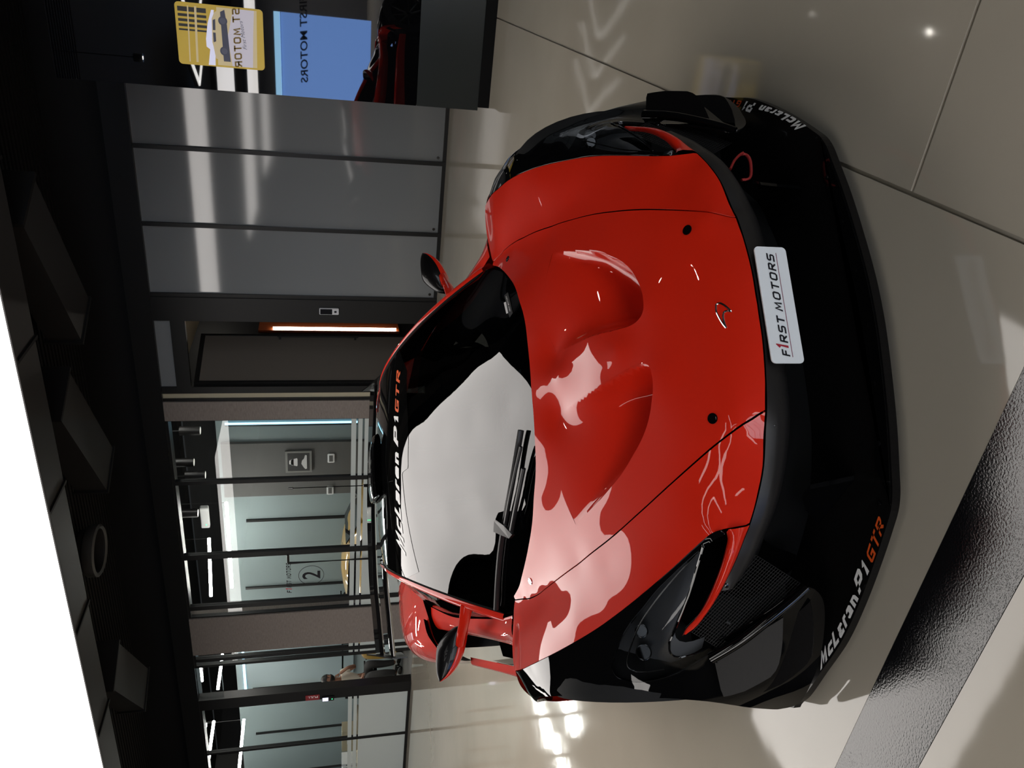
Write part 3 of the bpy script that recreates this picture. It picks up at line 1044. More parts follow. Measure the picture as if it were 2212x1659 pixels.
# paper notice lying behind the glass on the driver's side
noti = [on_screen(p, -.02) for p in ((1115.5, 796), (1107, 802), (1086, 830), (1070, 852), (1072, 880), (1077.5, 955), (1082, 948), (1098, 935), (1124, 920), (1121, 860))]
notice = mesh_obj('paper_notice', noti, [tuple(range(len(noti)))], mat('notice_paper', (.45, .48, .5), .8, emit=None), None)
for v in notice.data.vertices:
    pass
notice.parent = screen
ring = []
cp = [(1085.5 + 7.5 * math.cos(t), 888 + 41 * math.sin(t)) for t in np.linspace(0, 2 * math.pi, 37)]
MB().tube([on_screen(p, -.018) for p in cp], .004, 6, cap=False).obj('notice_symbol', mat('notice_red', (.35, .12, .12), .8), screen)
MB().tube([on_screen(p, -.018) for p in ((1080, 858), (1091, 918))], .003, 6).obj('notice_symbol', bpy.data.materials['notice_red'], screen)
MB().prism([on_screen(p, -.018) for p in ((1080, 880), (1082, 876), (1091, 884), (1089, 872), (1092, 872), (1092, 890), (1088, 905), (1082, 897))], (0, .002, .002)).obj('notice_symbol', M_INK, screen)

# pillars
for s_ in (False, True):
    pc = curve3(PIL + [(.495, 3.1, 1.158), (.475, 3.4, 1.145)], 70)
    tw = np.linspace(1, .45, 70)[:, None]
    rails = [pc + tw * [-.016, -.004, .010], pc + tw * [-.002, -.006, .016], pc + tw * [.014, -.004, .006], pc + tw * [.030, .004, -.022], pc + tw * [.022, .012, -.05]]
    S_ = np.stack(rails, 1)
    grid_obj('roof_pillar', S_, M_RED, car, mirror=s_)
    seal = np.stack([pc + tw * [-.026, -.002, .006], pc + tw * [-.016, -.004, .012]], 1)
    grid_obj('glass_seal', seal, M_MATTE, car, mirror=s_)

# roof scoop, antenna, wiper
b = MB()
sec = []
for y, w, h0, h1 in ((2.60, .165, .0, .040), (2.68, .172, .0, .052), (2.95, .16, 0, .055), (3.3, .13, -.005, .045), (3.7, .08, -.01, .03), (3.88, .03, -.02, .01)):
    ring_ = []
    for t in np.linspace(0, 2 * math.pi, 25)[:-1]:
        c, s = math.cos(t), math.sin(t)
        ring_.append((.015 + w * abs(c) ** .6 * (1 if c > 0 else -1), y, S_WS.point(S_WS.to_uv((0.015, y, 1.17)))[0][2] - .004 + (h0 + h1) / 2 + (h1 - h0) / 2 * abs(s) ** .8 * (1 if s > 0 else -1)))
    sec.append(ring_)
S_ = np.array([r + [r[0]] for r in sec])
scoop = grid_obj('roof_scoop', S_, M_BLK, car)
mesh_obj('scoop_mouth', [(p[0] * .9 + .0015, 2.62, p[2]) for p in sec[0]], [tuple(range(24))], M_VOID, scoop)
MB().tube([(0, 3.3, 1.17), (0, 3.3, 1.245), (0, 3.3, 1.25), (0, 3.302, 1.66), (0, 3.302, 1.665), (0, 3.302, 1.69)], [.012, .009, .003, .0022, .006, .005], 8).obj('antenna', M_BLK, car, True)


def scr(pts, lift):
    return np.array([on_screen(p, lift) for p in pts])


wb = curve3(scr([(1078.5, 1312), (1082, 1250), (1088, 1185), (1100, 1112), (1116, 1035), (1134, 930)], .018), 40)
wiper = MB().tube(wb, .008, 8, ry=.012).obj('wiper', M_SATIN, car, True)
MB().tube(curve3(scr([(1104, 1130), (1122, 1050), (1142, 965)], .035), 20), .007, 8).obj('wiper_arm', M_SATIN, wiper, True)
MB().tube(curve3(scr([(1118, 1140), (1134, 1070), (1147, 1010)], .035), 20), .009, 8).obj('wiper_arm', M_SATIN, wiper, True)
q = scr([(1086, 1115.5), (1084, 1138), (1117, 1151.5), (1124, 1143), (1106, 1124), (1091, 1114)], .045)
MB().prism(list(q), (0, 0, -.012)).obj('wiper_bracket', M_STEEL, wiper)

# ------------------------------------------------------------------ mirrors
MY = 2.13
TB = [(993, 1352), (982, 1357), (963, 1376), (949.6, 1396.6), (946.5, 1421), (948, 1456), (953, 1475)]
DB = [(996, 1352), (993, 1368), (991, 1386), (983, 1422), (974, 1446), (964, 1464), (954, 1475.5)]
BB = [(1010, 1352), (1008.7, 1370), (1005, 1393), (999, 1416), (985, 1447), (970, 1465), (955, 1476)]
for s_ in (False, True):
    T, Dv, B = [curve3([on_y(x, y, MY) * [-1, 1, 1] for x, y in L], 30) for L in (TB, DB, BB)]
    sw = (.02 + .045 * np.linspace(0, 1, 30))[:, None] * [0, 1, 0]
    T, Dv, B = T + sw, Dv + sw, B + sw
    f = np.sin(np.linspace(.12, 1, 30) * math.pi)[:, None] ** .6
    cap = grid_obj('mirror_cap', np.stack([T + f * [0, .03, 0], T + f * [0, -.012, .004], .5 * (T + Dv) + f * [0, -.045, 0], Dv + f * [0, -.04, 0]], 1), M_CARB, car, mirror=s_)
    grid_obj('mirror_shell', np.stack([Dv + f * [0, -.04, 0], .5 * (Dv + B) + f * [0, -.045, -.004], B + f * [0, -.02, -.006], B + f * [0, .03, 0], B + f * [0, .06, .01]], 1), M_RED, cap, mirror=s_)
    grid_obj('mirror_glass', np.stack([T + f * [0, .03, 0], B + f * [0, .06, .01]], 1), M_BLK, cap, mirror=s_)
    k = -1 if s_ else 1
    sp = curve3([(.725, 1.95, .870), (.76, 1.98, .872), (.80, 2.02, .874), (.845, 2.08, .876), (.90, 2.13, .882)], 16) * [k, 1, 1]
    MB().tube(sp, np.linspace(.016, .02, 16), 10, ry=np.linspace(.028, .02, 16)).obj('mirror_stalk', M_RED, cap, True)
# ------------------------------------------------------------------ flanks, tail, wheels, cabin
for s_ in (False, True):
    # door shoulder under the window
    loft('door_shoulder', [[(.775, 1.60, .748), (.79, 1.80, .752), (.795, 2.1, .79), (.79, 2.5, .85), (.74, 2.9, .91)],
                           [(.84, 1.60, .755), (.85, 1.80, .755), (.85, 2.1, .785), (.84, 2.5, .835), (.80, 2.9, .905)],
                           [(.905, 1.60, .735), (.90, 1.80, .715), (.89, 2.1, .735), (.88, 2.5, .78), (.86, 2.9, .87)],
                           [(.90, 1.62, .66), (.885, 1.80, .645), (.87, 2.1, .66), (.86, 2.5, .70), (.86, 2.9, .8)]], M_RED, car, nu=30, nv=6, mirror=s_)
    loft('side_window', [[(.765, 1.75, .748), (.785, 1.95, .772), (.785, 2.2, .81), (.77, 2.55, .87), (.73, 2.9, .92)],
                         [(.757, 1.79, .775), (.735, 1.95, .86), (.675, 2.13, .97), (.59, 2.5, 1.105), (.51, 2.95, 1.145)]], M_BLK, car, nu=30, nv=4, mirror=s_)
    loft('side_duct', [[(.90, 1.62, .66), (.885, 1.80, .645), (.87, 2.1, .66), (.86, 2.5, .70), (.86, 2.9, .8)],
                       [(.86, 1.62, .58), (.84, 1.8, .56), (.82, 2.1, .55), (.80, 2.5, .55), (.78, 2.9, .6)],
                       [(1.03, 1.60, .50), (1.03, 1.8, .50), (1.03, 2.1, .50), (1.03, 2.5, .50), (1.03, 2.9, .52)]], M_VOID, car, nu=20, nv=5, mirror=s_)
    loft('door_lower', [[(1.03, 1.60, .50), (1.035, 1.8, .54), (1.035, 2.2, .575), (1.04, 2.7, .61), (1.04, 3.15, .66)],
                        [(1.085, 1.60, .50), (1.09, 1.8, .525), (1.09, 2.2, .555), (1.09, 2.7, .59), (1.09, 3.2, .64)],
                        [(1.092, 1.60, .42), (1.09, 1.8, .44), (1.08, 2.2, .46), (1.08, 2.7, .47), (1.09, 3.25, .48)]], M_RED, car, nu=24, nv=5, mirror=s_)
    loft('side_skirt', [[(1.092, 1.62, .42), (1.09, 1.8, .44), (1.08, 2.2, .46), (1.08, 2.7, .47), (1.09, 3.4, .48)],
                        [(1.095, 1.62, .30), (1.095, 1.8, .30), (1.09, 2.2, .30), (1.09, 2.7, .30), (1.095, 3.5, .30)],
                        [(1.10, 1.64, .10), (1.10, 1.8, .09), (1.10, 2.2, .09), (1.10, 2.7, .09), (1.10, 3.55, .10)]], M_BLK, car, nu=24, nv=5, mirror=s_)
    # rear wing panel with its shoulder inlet
    loft('rear_quarter', [[(.52, 3.0, .99), (.55, 3.4, 1.0), (.60, 3.9, .99), (.62, 4.5, .95), (.62, 5.0, .90)],
                          [(.78, 2.9, .93), (.82, 3.4, .955), (.86, 3.9, .965), (.86, 4.5, .94), (.84, 5.0, .89)],
                          [(.93, 2.95, .88), (.97, 3.4, .925), (1.0, 3.9, .935), (1.0, 4.5, .905), (.95, 5.05, .85)],
                          [(1.04, 3.05, .76), (1.07, 3.4, .82), (1.09, 3.9, .845), (1.09, 4.5, .82), (1.03, 5.1, .77)],
                          [(1.06, 3.15, .64), (1.095, 3.45, .72), (1.105, 3.9, .75), (1.10, 4.5, .73), (1.05, 5.1, .68)]], M_RED, car, nu=40, nv=8, mirror=s_)
    loft('rear_quarter_lower', [[(1.06, 3.15, .64), (1.095, 3.45, .72), (1.105, 3.9, .75), (1.10, 4.5, .73), (1.05, 5.1, .68)],
                                [(1.08, 3.25, .55), (1.105, 3.5, .60), (1.11, 3.68, .62), (1.10, 4.4, .62), (1.06, 5.1, .5)],
                                [(1.095, 3.4, .48), (1.105, 3.55, .50), (1.11, 3.62, .52), (1.10, 4.42, .52), (1.06, 5.1, .3)]], M_BLK, car, nu=30, nv=5, mirror=s_)
    loft('shoulder_inlet', [[(.80, 2.92, .95), (.88, 2.90, .935), (.96, 2.96, .88)], [(.82, 2.99, .90), (.89, 2.97, .885), (.95, 3.0, .85)], [(.80, 2.94, .87), (.87, 2.91, .84), (.95, 2.95, .82)]], M_VOID, car, nu=16, nv=5, mirror=s_)
    loft('engine_deck', [[(0, 3.88, 1.128), (0, 4.3, 1.06), (0, 4.7, .98), (0, 5.0, .92)], [(.30, 3.88, 1.11), (.34, 4.3, 1.04), (.4, 4.7, .97), (.42, 5.0, .91)], [(.44, 3.0, 1.10), (.50, 3.6, 1.02), (.60, 4.3, .965), (.62, 5.0, .90)]], M_BLK, car, nu=24, nv=6, mirror=s_)
    k = -1 if s_ else 1
    # wheels
    for wy, wr, ww in ((1.17, .362, .13), (4.04, .375, .17)):
        cx = 1.03 - ww if wy > 2 else 1.04 - ww
        w = MB()
        pr = [(.235, -ww), (.30, -ww), (wr - .02, -ww + .004), (wr, -ww + .03), (wr, ww - .03), (wr - .02, ww - .004), (.30, ww), (.235, ww)]
        w.lathe(pr, 40, 'x', (cx * k, wy, wr))
        wheel = w.obj('wheel', M_RUB, car, True)
        r = MB()
        r.lathe([(.238, -ww), (.225, -ww + .03), (.22, ww - .03), (.238, ww)], 36, 'x', (cx * k, wy, wr))
        r.lathe([(.05, ww * .6), (.05, ww * .3), (.02, ww * .7)], 18, 'x', (cx * k, wy, wr)) if k > 0 else r.lathe([(.05, -ww * .6), (.05, -ww * .3), (.02, -ww * .7)], 18, 'x', (cx * k, wy, wr))
        for i in range(10):
            a = 2 * math.pi * i / 10
            p0 = np.array([cx * k + k * ww * .55, wy + .03 * math.cos(a), wr + .03 * math.sin(a)])
            p1 = np.array([cx * k + k * ww * .75, wy + .228 * math.cos(a), wr + .228 * math.sin(a)])
            r.tube([p0, p1], .013, 6)
        r.obj('rim', M_STEEL, wheel, True)

# underbody and tail
MB().box((-.92, .66, .10), (.92, 4.98, .36)).obj('underbody', M_MATTE, car)
MB().box((-1.0, 4.9, .30), (1.0, 5.08, .86)).obj('tail_panel', M_MATTE, car)
# cabin
cab = curve3([(-.66, 1.62, .70), (-.4, 1.22, .72), (0, 1.1, .735), (.4, 1.22, .72), (.66, 1.62, .70)], 40)
S_ = np.stack([cab, cab * [.97, 1, 1] + [0, .12, .02], cab * [.95, 1, 1] + [0, .5, .03], cab * [.93, 1, 1] + [0, .62, -.06], cab * [.93, 1, 1] + [0, .64, -.4]], 1)
grid_obj('dashboard', S_, M_SEAT, car)
for k in (1, -1):
    loft('seat', [[(k * .14, 2.25, .34), (k * .14, 2.75, .36), (k * .14, 2.95, .62), (k * .17, 3.08, .95)], [(k * .2, 2.2, .26), (k * .2, 2.7, .26), (k * .2, 3.0, .6), (k * .22, 3.12, 1.0)], [(k * .5, 2.2, .26), (k * .5, 2.7, .26), (k * .48, 3.0, .6), (k * .45, 3.12, 1.0)], [(k * .56, 2.25, .34), (k * .56, 2.75, .36), (k * .54, 2.95, .62), (k * .5, 3.08, .95)]], M_SEAT, car, nu=24, nv=6, thick=.03)
t_ = np.linspace(0, 2 * math.pi, 33)
MB().tube([(.34 + .16 * math.cos(t), 2.02 + .05 * math.sin(t), .80 + .13 * math.sin(t)) for t in t_], .014, 8, cap=False).obj('steering_wheel', M_SEAT, car, True)

# rear wing on pylons
WE = [(800, 838), (797, 900), (794, 1000), (793, 1100), (795, 1200), (798, 1268), (804, 1330), (808, 1375), (812, 1416)]
te = curve3(np.array([on_y(x, y, 5.62) for x, y in WE]), 50)
te[:, 1] = 5.62
le = te * [.985, 1, 1] + [0, -.55, -.115]
wing = grid_obj('rear_wing', np.stack([le, le + [0, .02, .012], le + [0, .2, .02], le + [0, .40, .045], le + [0, .40, .038], le + [0, .2, -.006], le + [0, .03, -.014], le], 1), M_BLK, car)
grid_obj('wing_flap', np.stack([te + [0, -.17, -.058], te + [0, -.13, -.040], te, te + [0, 0, -.008], te + [0, -.15, -.062], te + [0, -.17, -.058]], 1), M_BLK, wing)
for k in (1, -1):
    e = le[0] if k > 0 else le[-1]
    z0 = e[2]
    MB().prism([(e[0] + .005 * k, 5.02, z0 - .10), (e[0] + .005 * k, 5.6, z0 - .10), (e[0] + .005 * k, 5.70, z0 + .19), (e[0] + .005 * k, 5.50, z0 + .13), (e[0] + .005 * k, 5.02, z0 + .02)], (.010 * k, 0, 0)).obj('wing_endplate', M_CARB, wing)
    MB().prism([(.36 * k, 4.86, .90), (.36 * k, 5.02, .90), (.36 * k, 5.32, le[25][2] + .03), (.36 * k, 5.14, le[25][2] - .004)], (.014 * k, 0, 0)).obj('wing_pylon', M_BLK, wing)
# ------------------------------------------------------------------ showroom shell
YW = 9.77
M_FLOOR = mat('polished_floor', (.36, .325, .265), .055, ior=1.5, spec=.5)
noisy(M_FLOOR, (.405, .365, .295), (.445, .40, .325), (1.3, 1.3, 1.3), 5)
n_, l_, b_ = nodes(M_FLOOR)
tc_ = n_.new('ShaderNodeTexCoord')
nt_ = n_.new('ShaderNodeTexNoise')
nt_.inputs['Scale'].default_value = 4.0
nt_.inputs['Detail'].default_value = 2.0
l_.new(tc_.outputs['Object'], nt_.inputs['Vector'])
bp_ = n_.new('ShaderNodeBump')
bp_.inputs['Strength'].default_value = .03
bp_.inputs['Distance'].default_value = .02
l_.new(nt_.outputs[0], bp_.inputs['Height'])
l_.new(bp_.outputs[0], b_.inputs['Normal'])
M_JOINT = mat('floor_joint', (.25, .228, .185), .3)
M_STRIPE = mat('black_floor_strip', (.006, .006, .007), .12, ior=1.5)
n_, l_, b_ = nodes(M_STRIPE)
tc_ = n_.new('ShaderNodeTexCoord')
nt_ = n_.new('ShaderNodeTexNoise')
nt_.inputs['Scale'].default_value = 170.0
nt_.inputs['Detail'].default_value = 2.0
l_.new(tc_.outputs['Object'], nt_.inputs['Vector'])
bp_ = n_.new('ShaderNodeBump')
bp_.inputs['Strength'].default_value = .22
bp_.inputs['Distance'].default_value = .002
l_.new(nt_.outputs[0], bp_.inputs['Height'])
l_.new(bp_.outputs[0], b_.inputs['Normal'])
M_CEIL = mat('black_ceiling', (.006, .006, .0065), .75, spec=.2)
M_DUCT = mat('black_duct', (.014, .013, .013), .6, spec=.3)
M_WALLD = mat('dark_wall', (.05, .048, .045), .6)
M_LIGHT = mat('stretch_light', (.8, .8, .8), .5, emit=(1.0, .955, .915), strength=PANEL_L)
n_, l_, b_ = nodes(M_LIGHT)
tc_ = n_.new('ShaderNodeTexCoord')
nt_ = n_.new('ShaderNodeTexNoise')
nt_.inputs['Scale'].default_value = .7
nt_.inputs['Detail'].default_value = 4
l_.new(tc_.outputs['Object'], nt_.inputs['Vector'])
mr_ = n_.new('ShaderNodeMapRange')
mr_.inputs[1].default_value = .3
mr_.inputs[2].default_value = .7
mr_.inputs[3].default_value = PANEL_L * .94
mr_.inputs[4].default_value = PANEL_L * 1.06
l_.new(nt_.outputs[0], mr_.inputs[0])
l_.new(mr_.outputs[0], b_.inputs['Emission Strength'])

FX0, FX1, FY0, FY1 = -20.5, 8.0, -16.0, YW
floor = struct(box_obj('floor', (FX0, FY0, -.12), (FX1, 15.5, -.006), M_JOINT))
JX, JY, J = -.4, 1.723, .006


def slab(a, b):
    box_obj('floor_slab', (a[0], a[1], -.05), (b[0], b[1], 0), M_FLOOR, floor)


slab((FX0, 1.217), (JX - J, YW))
slab((FX0, FY0), (JX - J, 1.0))
slab((JX + J, JY + J), (FX1, YW))
slab((JX + J, FY0), (FX1, JY - J))
box_obj('floor_strip', (FX0, 1.0015, -.05), (JX - J, 1.2155, .0005), M_STRIPE, floor)['label'] = 'glossy black strip set into the floor'

# light panels in the ceiling
ZP = 3.67


def light_panel(x0, x1, y0, y1, lab):
    o = box_obj('ceiling_light', (x0, y0, ZP), (x1, y1, ZP + .02), M_LIGHT)
    tag(o, lab, 'ceiling light', 'stretch light panels')
    fr = MB()
    for a, b in (((x0 - .03, y0 - .03, ZP - .01), (x0, y1 + .03, ZP + .12)), ((x1, y0 - .03, ZP - .01), (x1 + .03, y1 + .03, ZP + .12)), ((x0, y0 - .03, ZP - .01), (x1, y0, ZP + .12)), ((x0, y1, ZP - .01), (x1, y1 + .03, ZP + .12))):
        fr.box(a, b)
    fr.box((x0, y0, ZP + .03), (x1, y1, ZP + .05))
    fr.obj('light_frame', M_DUCT, o)
    return o


light_panel(-7.86, -1.97, 3.24, 5.63, 'large glowing white stretch light panel overhead, its edge at the picture corner')
light_panel(-16.0, -9.3, 3.4, 5.7, 'long glowing white stretch light panel over the left end of the showroom')
light_panel(-7.9, -2.05, -6.97, -3.5, 'second glowing white stretch light panel, behind the camera')

# ceiling deck with ribs, ducts
struct(box_obj('ceiling', (FX0, FY0, 4.55), (FX1, 15.5, 4.65), M_CEIL))
for i in range(66):
    y = 3.2 + i * .1
    if y < YW - .05:
        box_obj('ceiling_rib', (FX0, y, 4.50), (FX1, y + .05, 4.55), M_CEIL, bpy.data.objects['ceiling'])

# outer walls
struct(box_obj('wall_left', (FX0 - .1, FY0, 0), (FX0, 15.5, 4.6), M_WALLD))
struct(box_obj('wall_right', (FX1, FY0, 0), (FX1 + .1, 15.5, 4.6), M_WALLD))
struct(box_obj('wall_front', (FX0, FY0 - .1, 0), (FX1, FY0, 4.6), M_WALLD))
light_panel(-7.9, 3.0, -14.5, -10.5, 'third glowing white stretch light panel, farthest behind the camera')
# daylit shopfront to the right of and behind the camera
M_DAYW = mat('daylit_window', (.8, .85, .9), .4, emit=(.86, .92, 1.0), strength=DAY_L)
for i in range(7):
    y = -14.0 + 2.0 * i
    w = struct(MB().box((FX1 - .14, y - .04, 0), (FX1 - .02, y + .04, 3.6)).box((FX1 - .14, y + .04, 3.5), (FX1 - .02, y + 1.96, 3.6)).box((FX1 - .14, y + .04, 0), (FX1 - .02, y + 1.96, .12)).obj('window_%d' % (51 + i), M_DUCT))
    box_obj('pane', (FX1 - .06, y + .04, .12), (FX1 - .04, y + 1.96, 3.5), M_DAYW, w)
for i in range(4):
    x = .0 + 2.0 * i
    w = struct(MB().box((x - .04, FY0 + .02, 0), (x + .04, FY0 + .14, 3.6)).box((x + .04, FY0 + .02, 3.5), (x + 1.96, FY0 + .14, 3.6)).box((x + .04, FY0 + .02, 0), (x + 1.96, FY0 + .14, .12)).obj('window_%d' % (41 + i), M_DUCT))
    box_obj('pane', (x + .04, FY0 + .04, .12), (x + 1.96, FY0 + .06, 3.5), M_DAYW, w)
# ------------------------------------------------------------------ glazed office front along the back of the showroom (plane y = YW)
M_GREY = mat('grey_back_painted_glass', (.175, .185, .19), .06, ior=1.72, spec=.5)
M_GLASS = pane_mat('clear_glass', (.92, .94, .94), 1.55, 0.0, 1.25)
M_FROST = mat('frosted_film', (.48, .52, .50), .35, ior=1.5)
M_FABRIC = noisy(mat('pillar_fabric', (.2, .17, .15), .75, spec=.2), (.165, .14, .125), (.215, .185, .165), (14, 14, 70), 6, bump=.15)
M_OFF = mat('office_wall', (.22, .27, .275), .7, spec=.2)
M_OFFG = mat('office_wall_grey', (.10, .10, .097), .7, spec=.2)
M_WOODF = noisy(mat('grey_wood_floor', (.1, .095, .09), .4), (.07, .066, .06), (.12, .112, .1), (3, 60, 3), 6)
M_BLIND = mat('roller_blind', (.20, .255, .27), .7)
M_DAY = mat('daylight_gap', (.5, .6, .7), .5, emit=(.35, .75, 1.0), strength=2.2)
M_TUBE = mat('lamp_tube', (.9, .9, .9), .4, emit=(1.0, .97, .9), strength=70.0)
M_STRIP = mat('light_strip', (.9, .9, .9), .4, emit=(1.0, .95, .85), strength=16.0)

y0, y1 = YW - .035, YW + .035
# header beam over everything
struct(box_obj('trim_1', (FX0, YW - .08, 3.6), (FX1, YW + .3, 3.88), M_FRAME))
struct(box_obj('wall_back', (FX0, YW + .02, 3.88), (FX1, YW + .25, 4.55), M_CEIL))

# grey glass bays on the right
xs = [-4.07, -3.16, -2.245, -1.30, -.36, .58, 1.52, 2.46, 3.4, 4.34, 5.28, 6.22, 7.16, FX1]
nwin = 0
for a, b in zip(xs[:-1], xs[1:]):
    nwin += 1
    fr = MB()
    fr.box((a - .024, y0 - .01, 0), (a + .024, y1, 3.6))
    fr.box((a + .024, y0 - .005, 0), (b - .024, y1, .045))
    w = struct(fr.obj('window_%d' % nwin, M_FRAME))
    box_obj('pane', (a + .024, YW - .012, .045), (b - .024, YW + .012, 3.6), M_GREY, w)
    if a < -1.4:
        MB().tube([(a + .07, YW - .012, .10), (a + .07, YW - .02, .10)], .018, 12).obj('glass_fixing', M_STEEL, w)
# dark portal pillar
struct(box_obj('trim_2', (-4.405, YW - .06, 0), (-4.094, YW + .12, 3.6), M_FRAME))
rd = thing('access_reader', 'silver access reader with dark screen on the black door pillar', 'card reader', (-4.245, YW - .06, 1.3))
box_obj('reader_body', (-.045, -.03, 0), (.045, 0, .25), mat('silver_plastic', (.55, .55, .56), .4), rd, .006)
box_obj('reader_screen', (-.037, -.034, .085), (.037, -.029, .238), mat('screen_black', (.01, .01, .012), .15), rd)
box_obj('reader_button', (-.014, -.034, .028), (.014, -.029, .058), M_INK, rd)
# doorway with transom
fr = MB()
fr.box((-4.43, y0, 0), (-4.405, y1, 3.6))
fr.box((-5.475, y0, 0), (-5.40, y1, 3.6))
fr.box((-5.40, y0, 3.23), (-4.43, y1, 3.41))
w = struct(fr.obj('door_1', M_FRAME))
box_obj('transom_pane', (-5.40, YW - .01, 3.41), (-4.43, YW + .01, 3.6), M_GREY, w)
M_DGL = mat('bronze_door_glass', (.14, .122, .105), .08, ior=1.6)
dx, da = -5.38, math.radians(14)
leaf = MB()
P0, P1 = np.array([-5.38, 9.80, 0]), np.array([-5.08, 10.70, 0])


def leaf_box(nm, s0, s1, z0, z1, m, par, t=.02, off=0.0):
    d = (P1 - P0)
    n = np.array([d[1], -d[0], 0]) / np.linalg.norm(d)
    A, B = P0 + d * s0 + n * off, P0 + d * s1 + n * off
    lp = [A - n * t, B - n * t, B + n * t, A + n * t]
    return MB().prism([(p[0], p[1], z0) for p in lp], (0, 0, z1 - z0)).obj(nm, m, par)


leaf_box('door_leaf', .03, .97, .06, 3.14, M_DGL, w, .008)
for s0, s1, z0, z1 in ((0, .03, .02, 3.2), (.97, 1, .02, 3.2), (.03, .97, .02, .06), (.03, .97, 3.14, 3.2)):
    leaf_box('door_frame', s0, s1, z0, z1, M_FRAME, w, .022)
leaf_box('door_handle', .90, .93, 1.0, 2.15, M_FRAME, w, .015, .07)
for z in (1.03, 2.10):
    leaf_box('handle_standoff', .90, .93, z, z + .03, M_FRAME, w, .04, .035)
# room behind the doorway
dk = mat('corridor_wall', (.02, .02, .022), .6)
struct(box_obj('wall_corridor', (-5.5, 12.6, 0), (-3.0, 12.7, 4.4), dk))
struct(box_obj('trim_3', (-5.52, YW + .04, 0), (-5.46, 12.6, 4.4), dk))
struct(box_obj('trim_4', (-5.46, YW + .3, 3.42), (-3.0, 12.6, 3.5), mat('corridor_ceiling', (.32, .26, .17), .7)))
op = tag(box_obj('orange_panel', (-5.46, 11.6, .3), (-5.42, 12.58, 2.5), mat('orange_panel', (.35, .07, .012), .5)), 'tall orange wall panel inside the dark doorway', 'wall panel')
t = tag(box_obj('light_strip', (-5.42, 11.64, .35), (-5.39, 11.67, 2.28), M_STRIP), 'vertical white light strip at the edge of the orange panel', 'strip light')
t = tag(MB().tube([(-4.62, 12.2, 3.1), (-4.62, 12.2, 3.41)], .03, 12).obj('pendant_light', M_STRIP), 'short lit pendant at the top of the doorway', 'pendant lamp')
bx = thing('exercise_machine', 'dark padded machine standing in the room behind the doorway', 'machine', (-4.9, 11.7, 0))
MB().box((-.3, -.4, 0), (.3, .4, .08), .02).box((-.06, -.06, .08), (.06, .06, 1.7), .02).obj('machine_frame', M_SATIN, bx)
MB().tube([(-.25, -.2, 1.45), (.28, .2, 1.5)], .10, 14).obj('machine_pad', M_MATTE, bx, True)
MB().tube([(-.2, 0, 1.0), (.3, 0, .9)], .05, 12).obj('machine_arm', M_STEEL, bx, True)

# narrow glass, pillars
w = struct(MB().box((-5.50, y0, 0), (-5.475, y1, 3.6)).box((-5.62, y0, 0), (-5.585, y1, 3.6)).obj('window_15', M_FRAME))
box_obj('pane', (-5.585, YW - .006, 0), (-5.50, YW + .006, 3.6), mat('cream_reflection_glass', (.40, .36, .26), .1, ior=1.6), w)  # yellowish reflection painted into the pane colour
struct(box_obj('wall_pillar', (-5.915, YW - .06, 0), (-5.62, YW + .14, 3.6), M_FABRIC))
struct(box_obj('wall_pillar', (-10.40, YW - .06, 0), (-9.60, YW + .14, 3.6), M_FABRIC))


def glass_bay(n, x0, x1, fl, frr, low=True):
    """clear pane between black posts with the frosted lower part and two frosted lines"""
    fr = MB().box((x0, y0, 0), (x0 + fl, y1, 3.6)).box((x1 - frr, y0, 0), (x1, y1, 3.6)).box((x0 + fl, y0, 0), (x1 - frr, y1, .05)).box((x0 + fl, y0, 3.57), (x1 - frr, y1, 3.6))
    w = struct(fr.obj('window_%d' % n, M_FRAME))
    a, b = x0 + fl, x1 - frr
    box_obj('pane', (a, YW - .006, .05), (b, YW + .006, 3.57), M_GLASS, w)
    for z0, z1 in ((.05, .925), (.955, 1.015), (1.045, 1.115)):
        box_obj('frosted_film', (a, YW - .0085, z0), (b, YW - .0065, z1), M_FROST, w)
    return w


glass_bay(16, -6.98, -5.915, .03, .02)
wd = glass_bay(17, -8.36, -6.98, .045, .03)
dr = glass_bay(18, -9.42, -8.36, .06, .045)
glass_bay(19, -9.60, -9.42, .02, .02)
glass_bay(20, -10.56, -10.40, .035, .02)
glass_bay(21, -10.72, -10.56, .05, .03)
glass_bay(22, -12.92, -11.73, .025, .02)
glass_bay(23, -14.2, -12.92, .025, .02)
for i_, (a_, b_) in enumerate(((-15.5, -14.2), (-16.8, -15.5), (-18.1, -16.8), (-19.4, -18.1), (FX0, -19.4))):
    glass_bay(24 + i_, a_, b_, .025, .02)
struct(box_obj('trim_5', (-11.73, YW - .06, 0), (-11.48, YW + .10, 3.6), M_FRAME))
struct(box_obj('trim_6', (-11.48, y0, 3.2), (-10.72, y1, 3.6), M_GLASS))
# pull handle and lettering on the glass door
hd = MB()
hd.tube([(-8.40, YW - .05, 2.06), (-8.55, YW - .05, 2.06), (-8.555, YW - .05, 2.05), (-8.555, YW - .05, .72)], .020, 8)
hd.obj('door_handle', M_FRAME, dr)
flat_text('door_lettering', 'F', (-9.215, YW - .012, 2.025), (1, 0, 0), (0, 0, 1), .06, .072, M_INK, dr, .02, .2)
flat_text('door_lettering', '1', (-9.145, YW - .012, 2.02), (1, 0, 0), (0, 0, 1), .035, .10, M_INKRED, dr, .02, .2)
flat_text('door_lettering', 'RST MOTORS', (-9.10, YW - .012, 2.025), (1, 0, 0), (0, 0, 1), .52, .072, M_INK, dr, .02, .2)
flat_text('door_number', '2', (-8.945, YW - .012, 1.575), (1, 0, 0), (0, 0, 1), .165, .28, M_INK, dr, .01, 0)
MB().tube([(-8.865 + .195 * math.cos(t), YW - .013, 1.715 + .195 * math.sin(t)) for t in np.linspace(0, 2 * math.pi, 49)], .004, 6, cap=False).obj('number_ring', M_INK, dr, True)

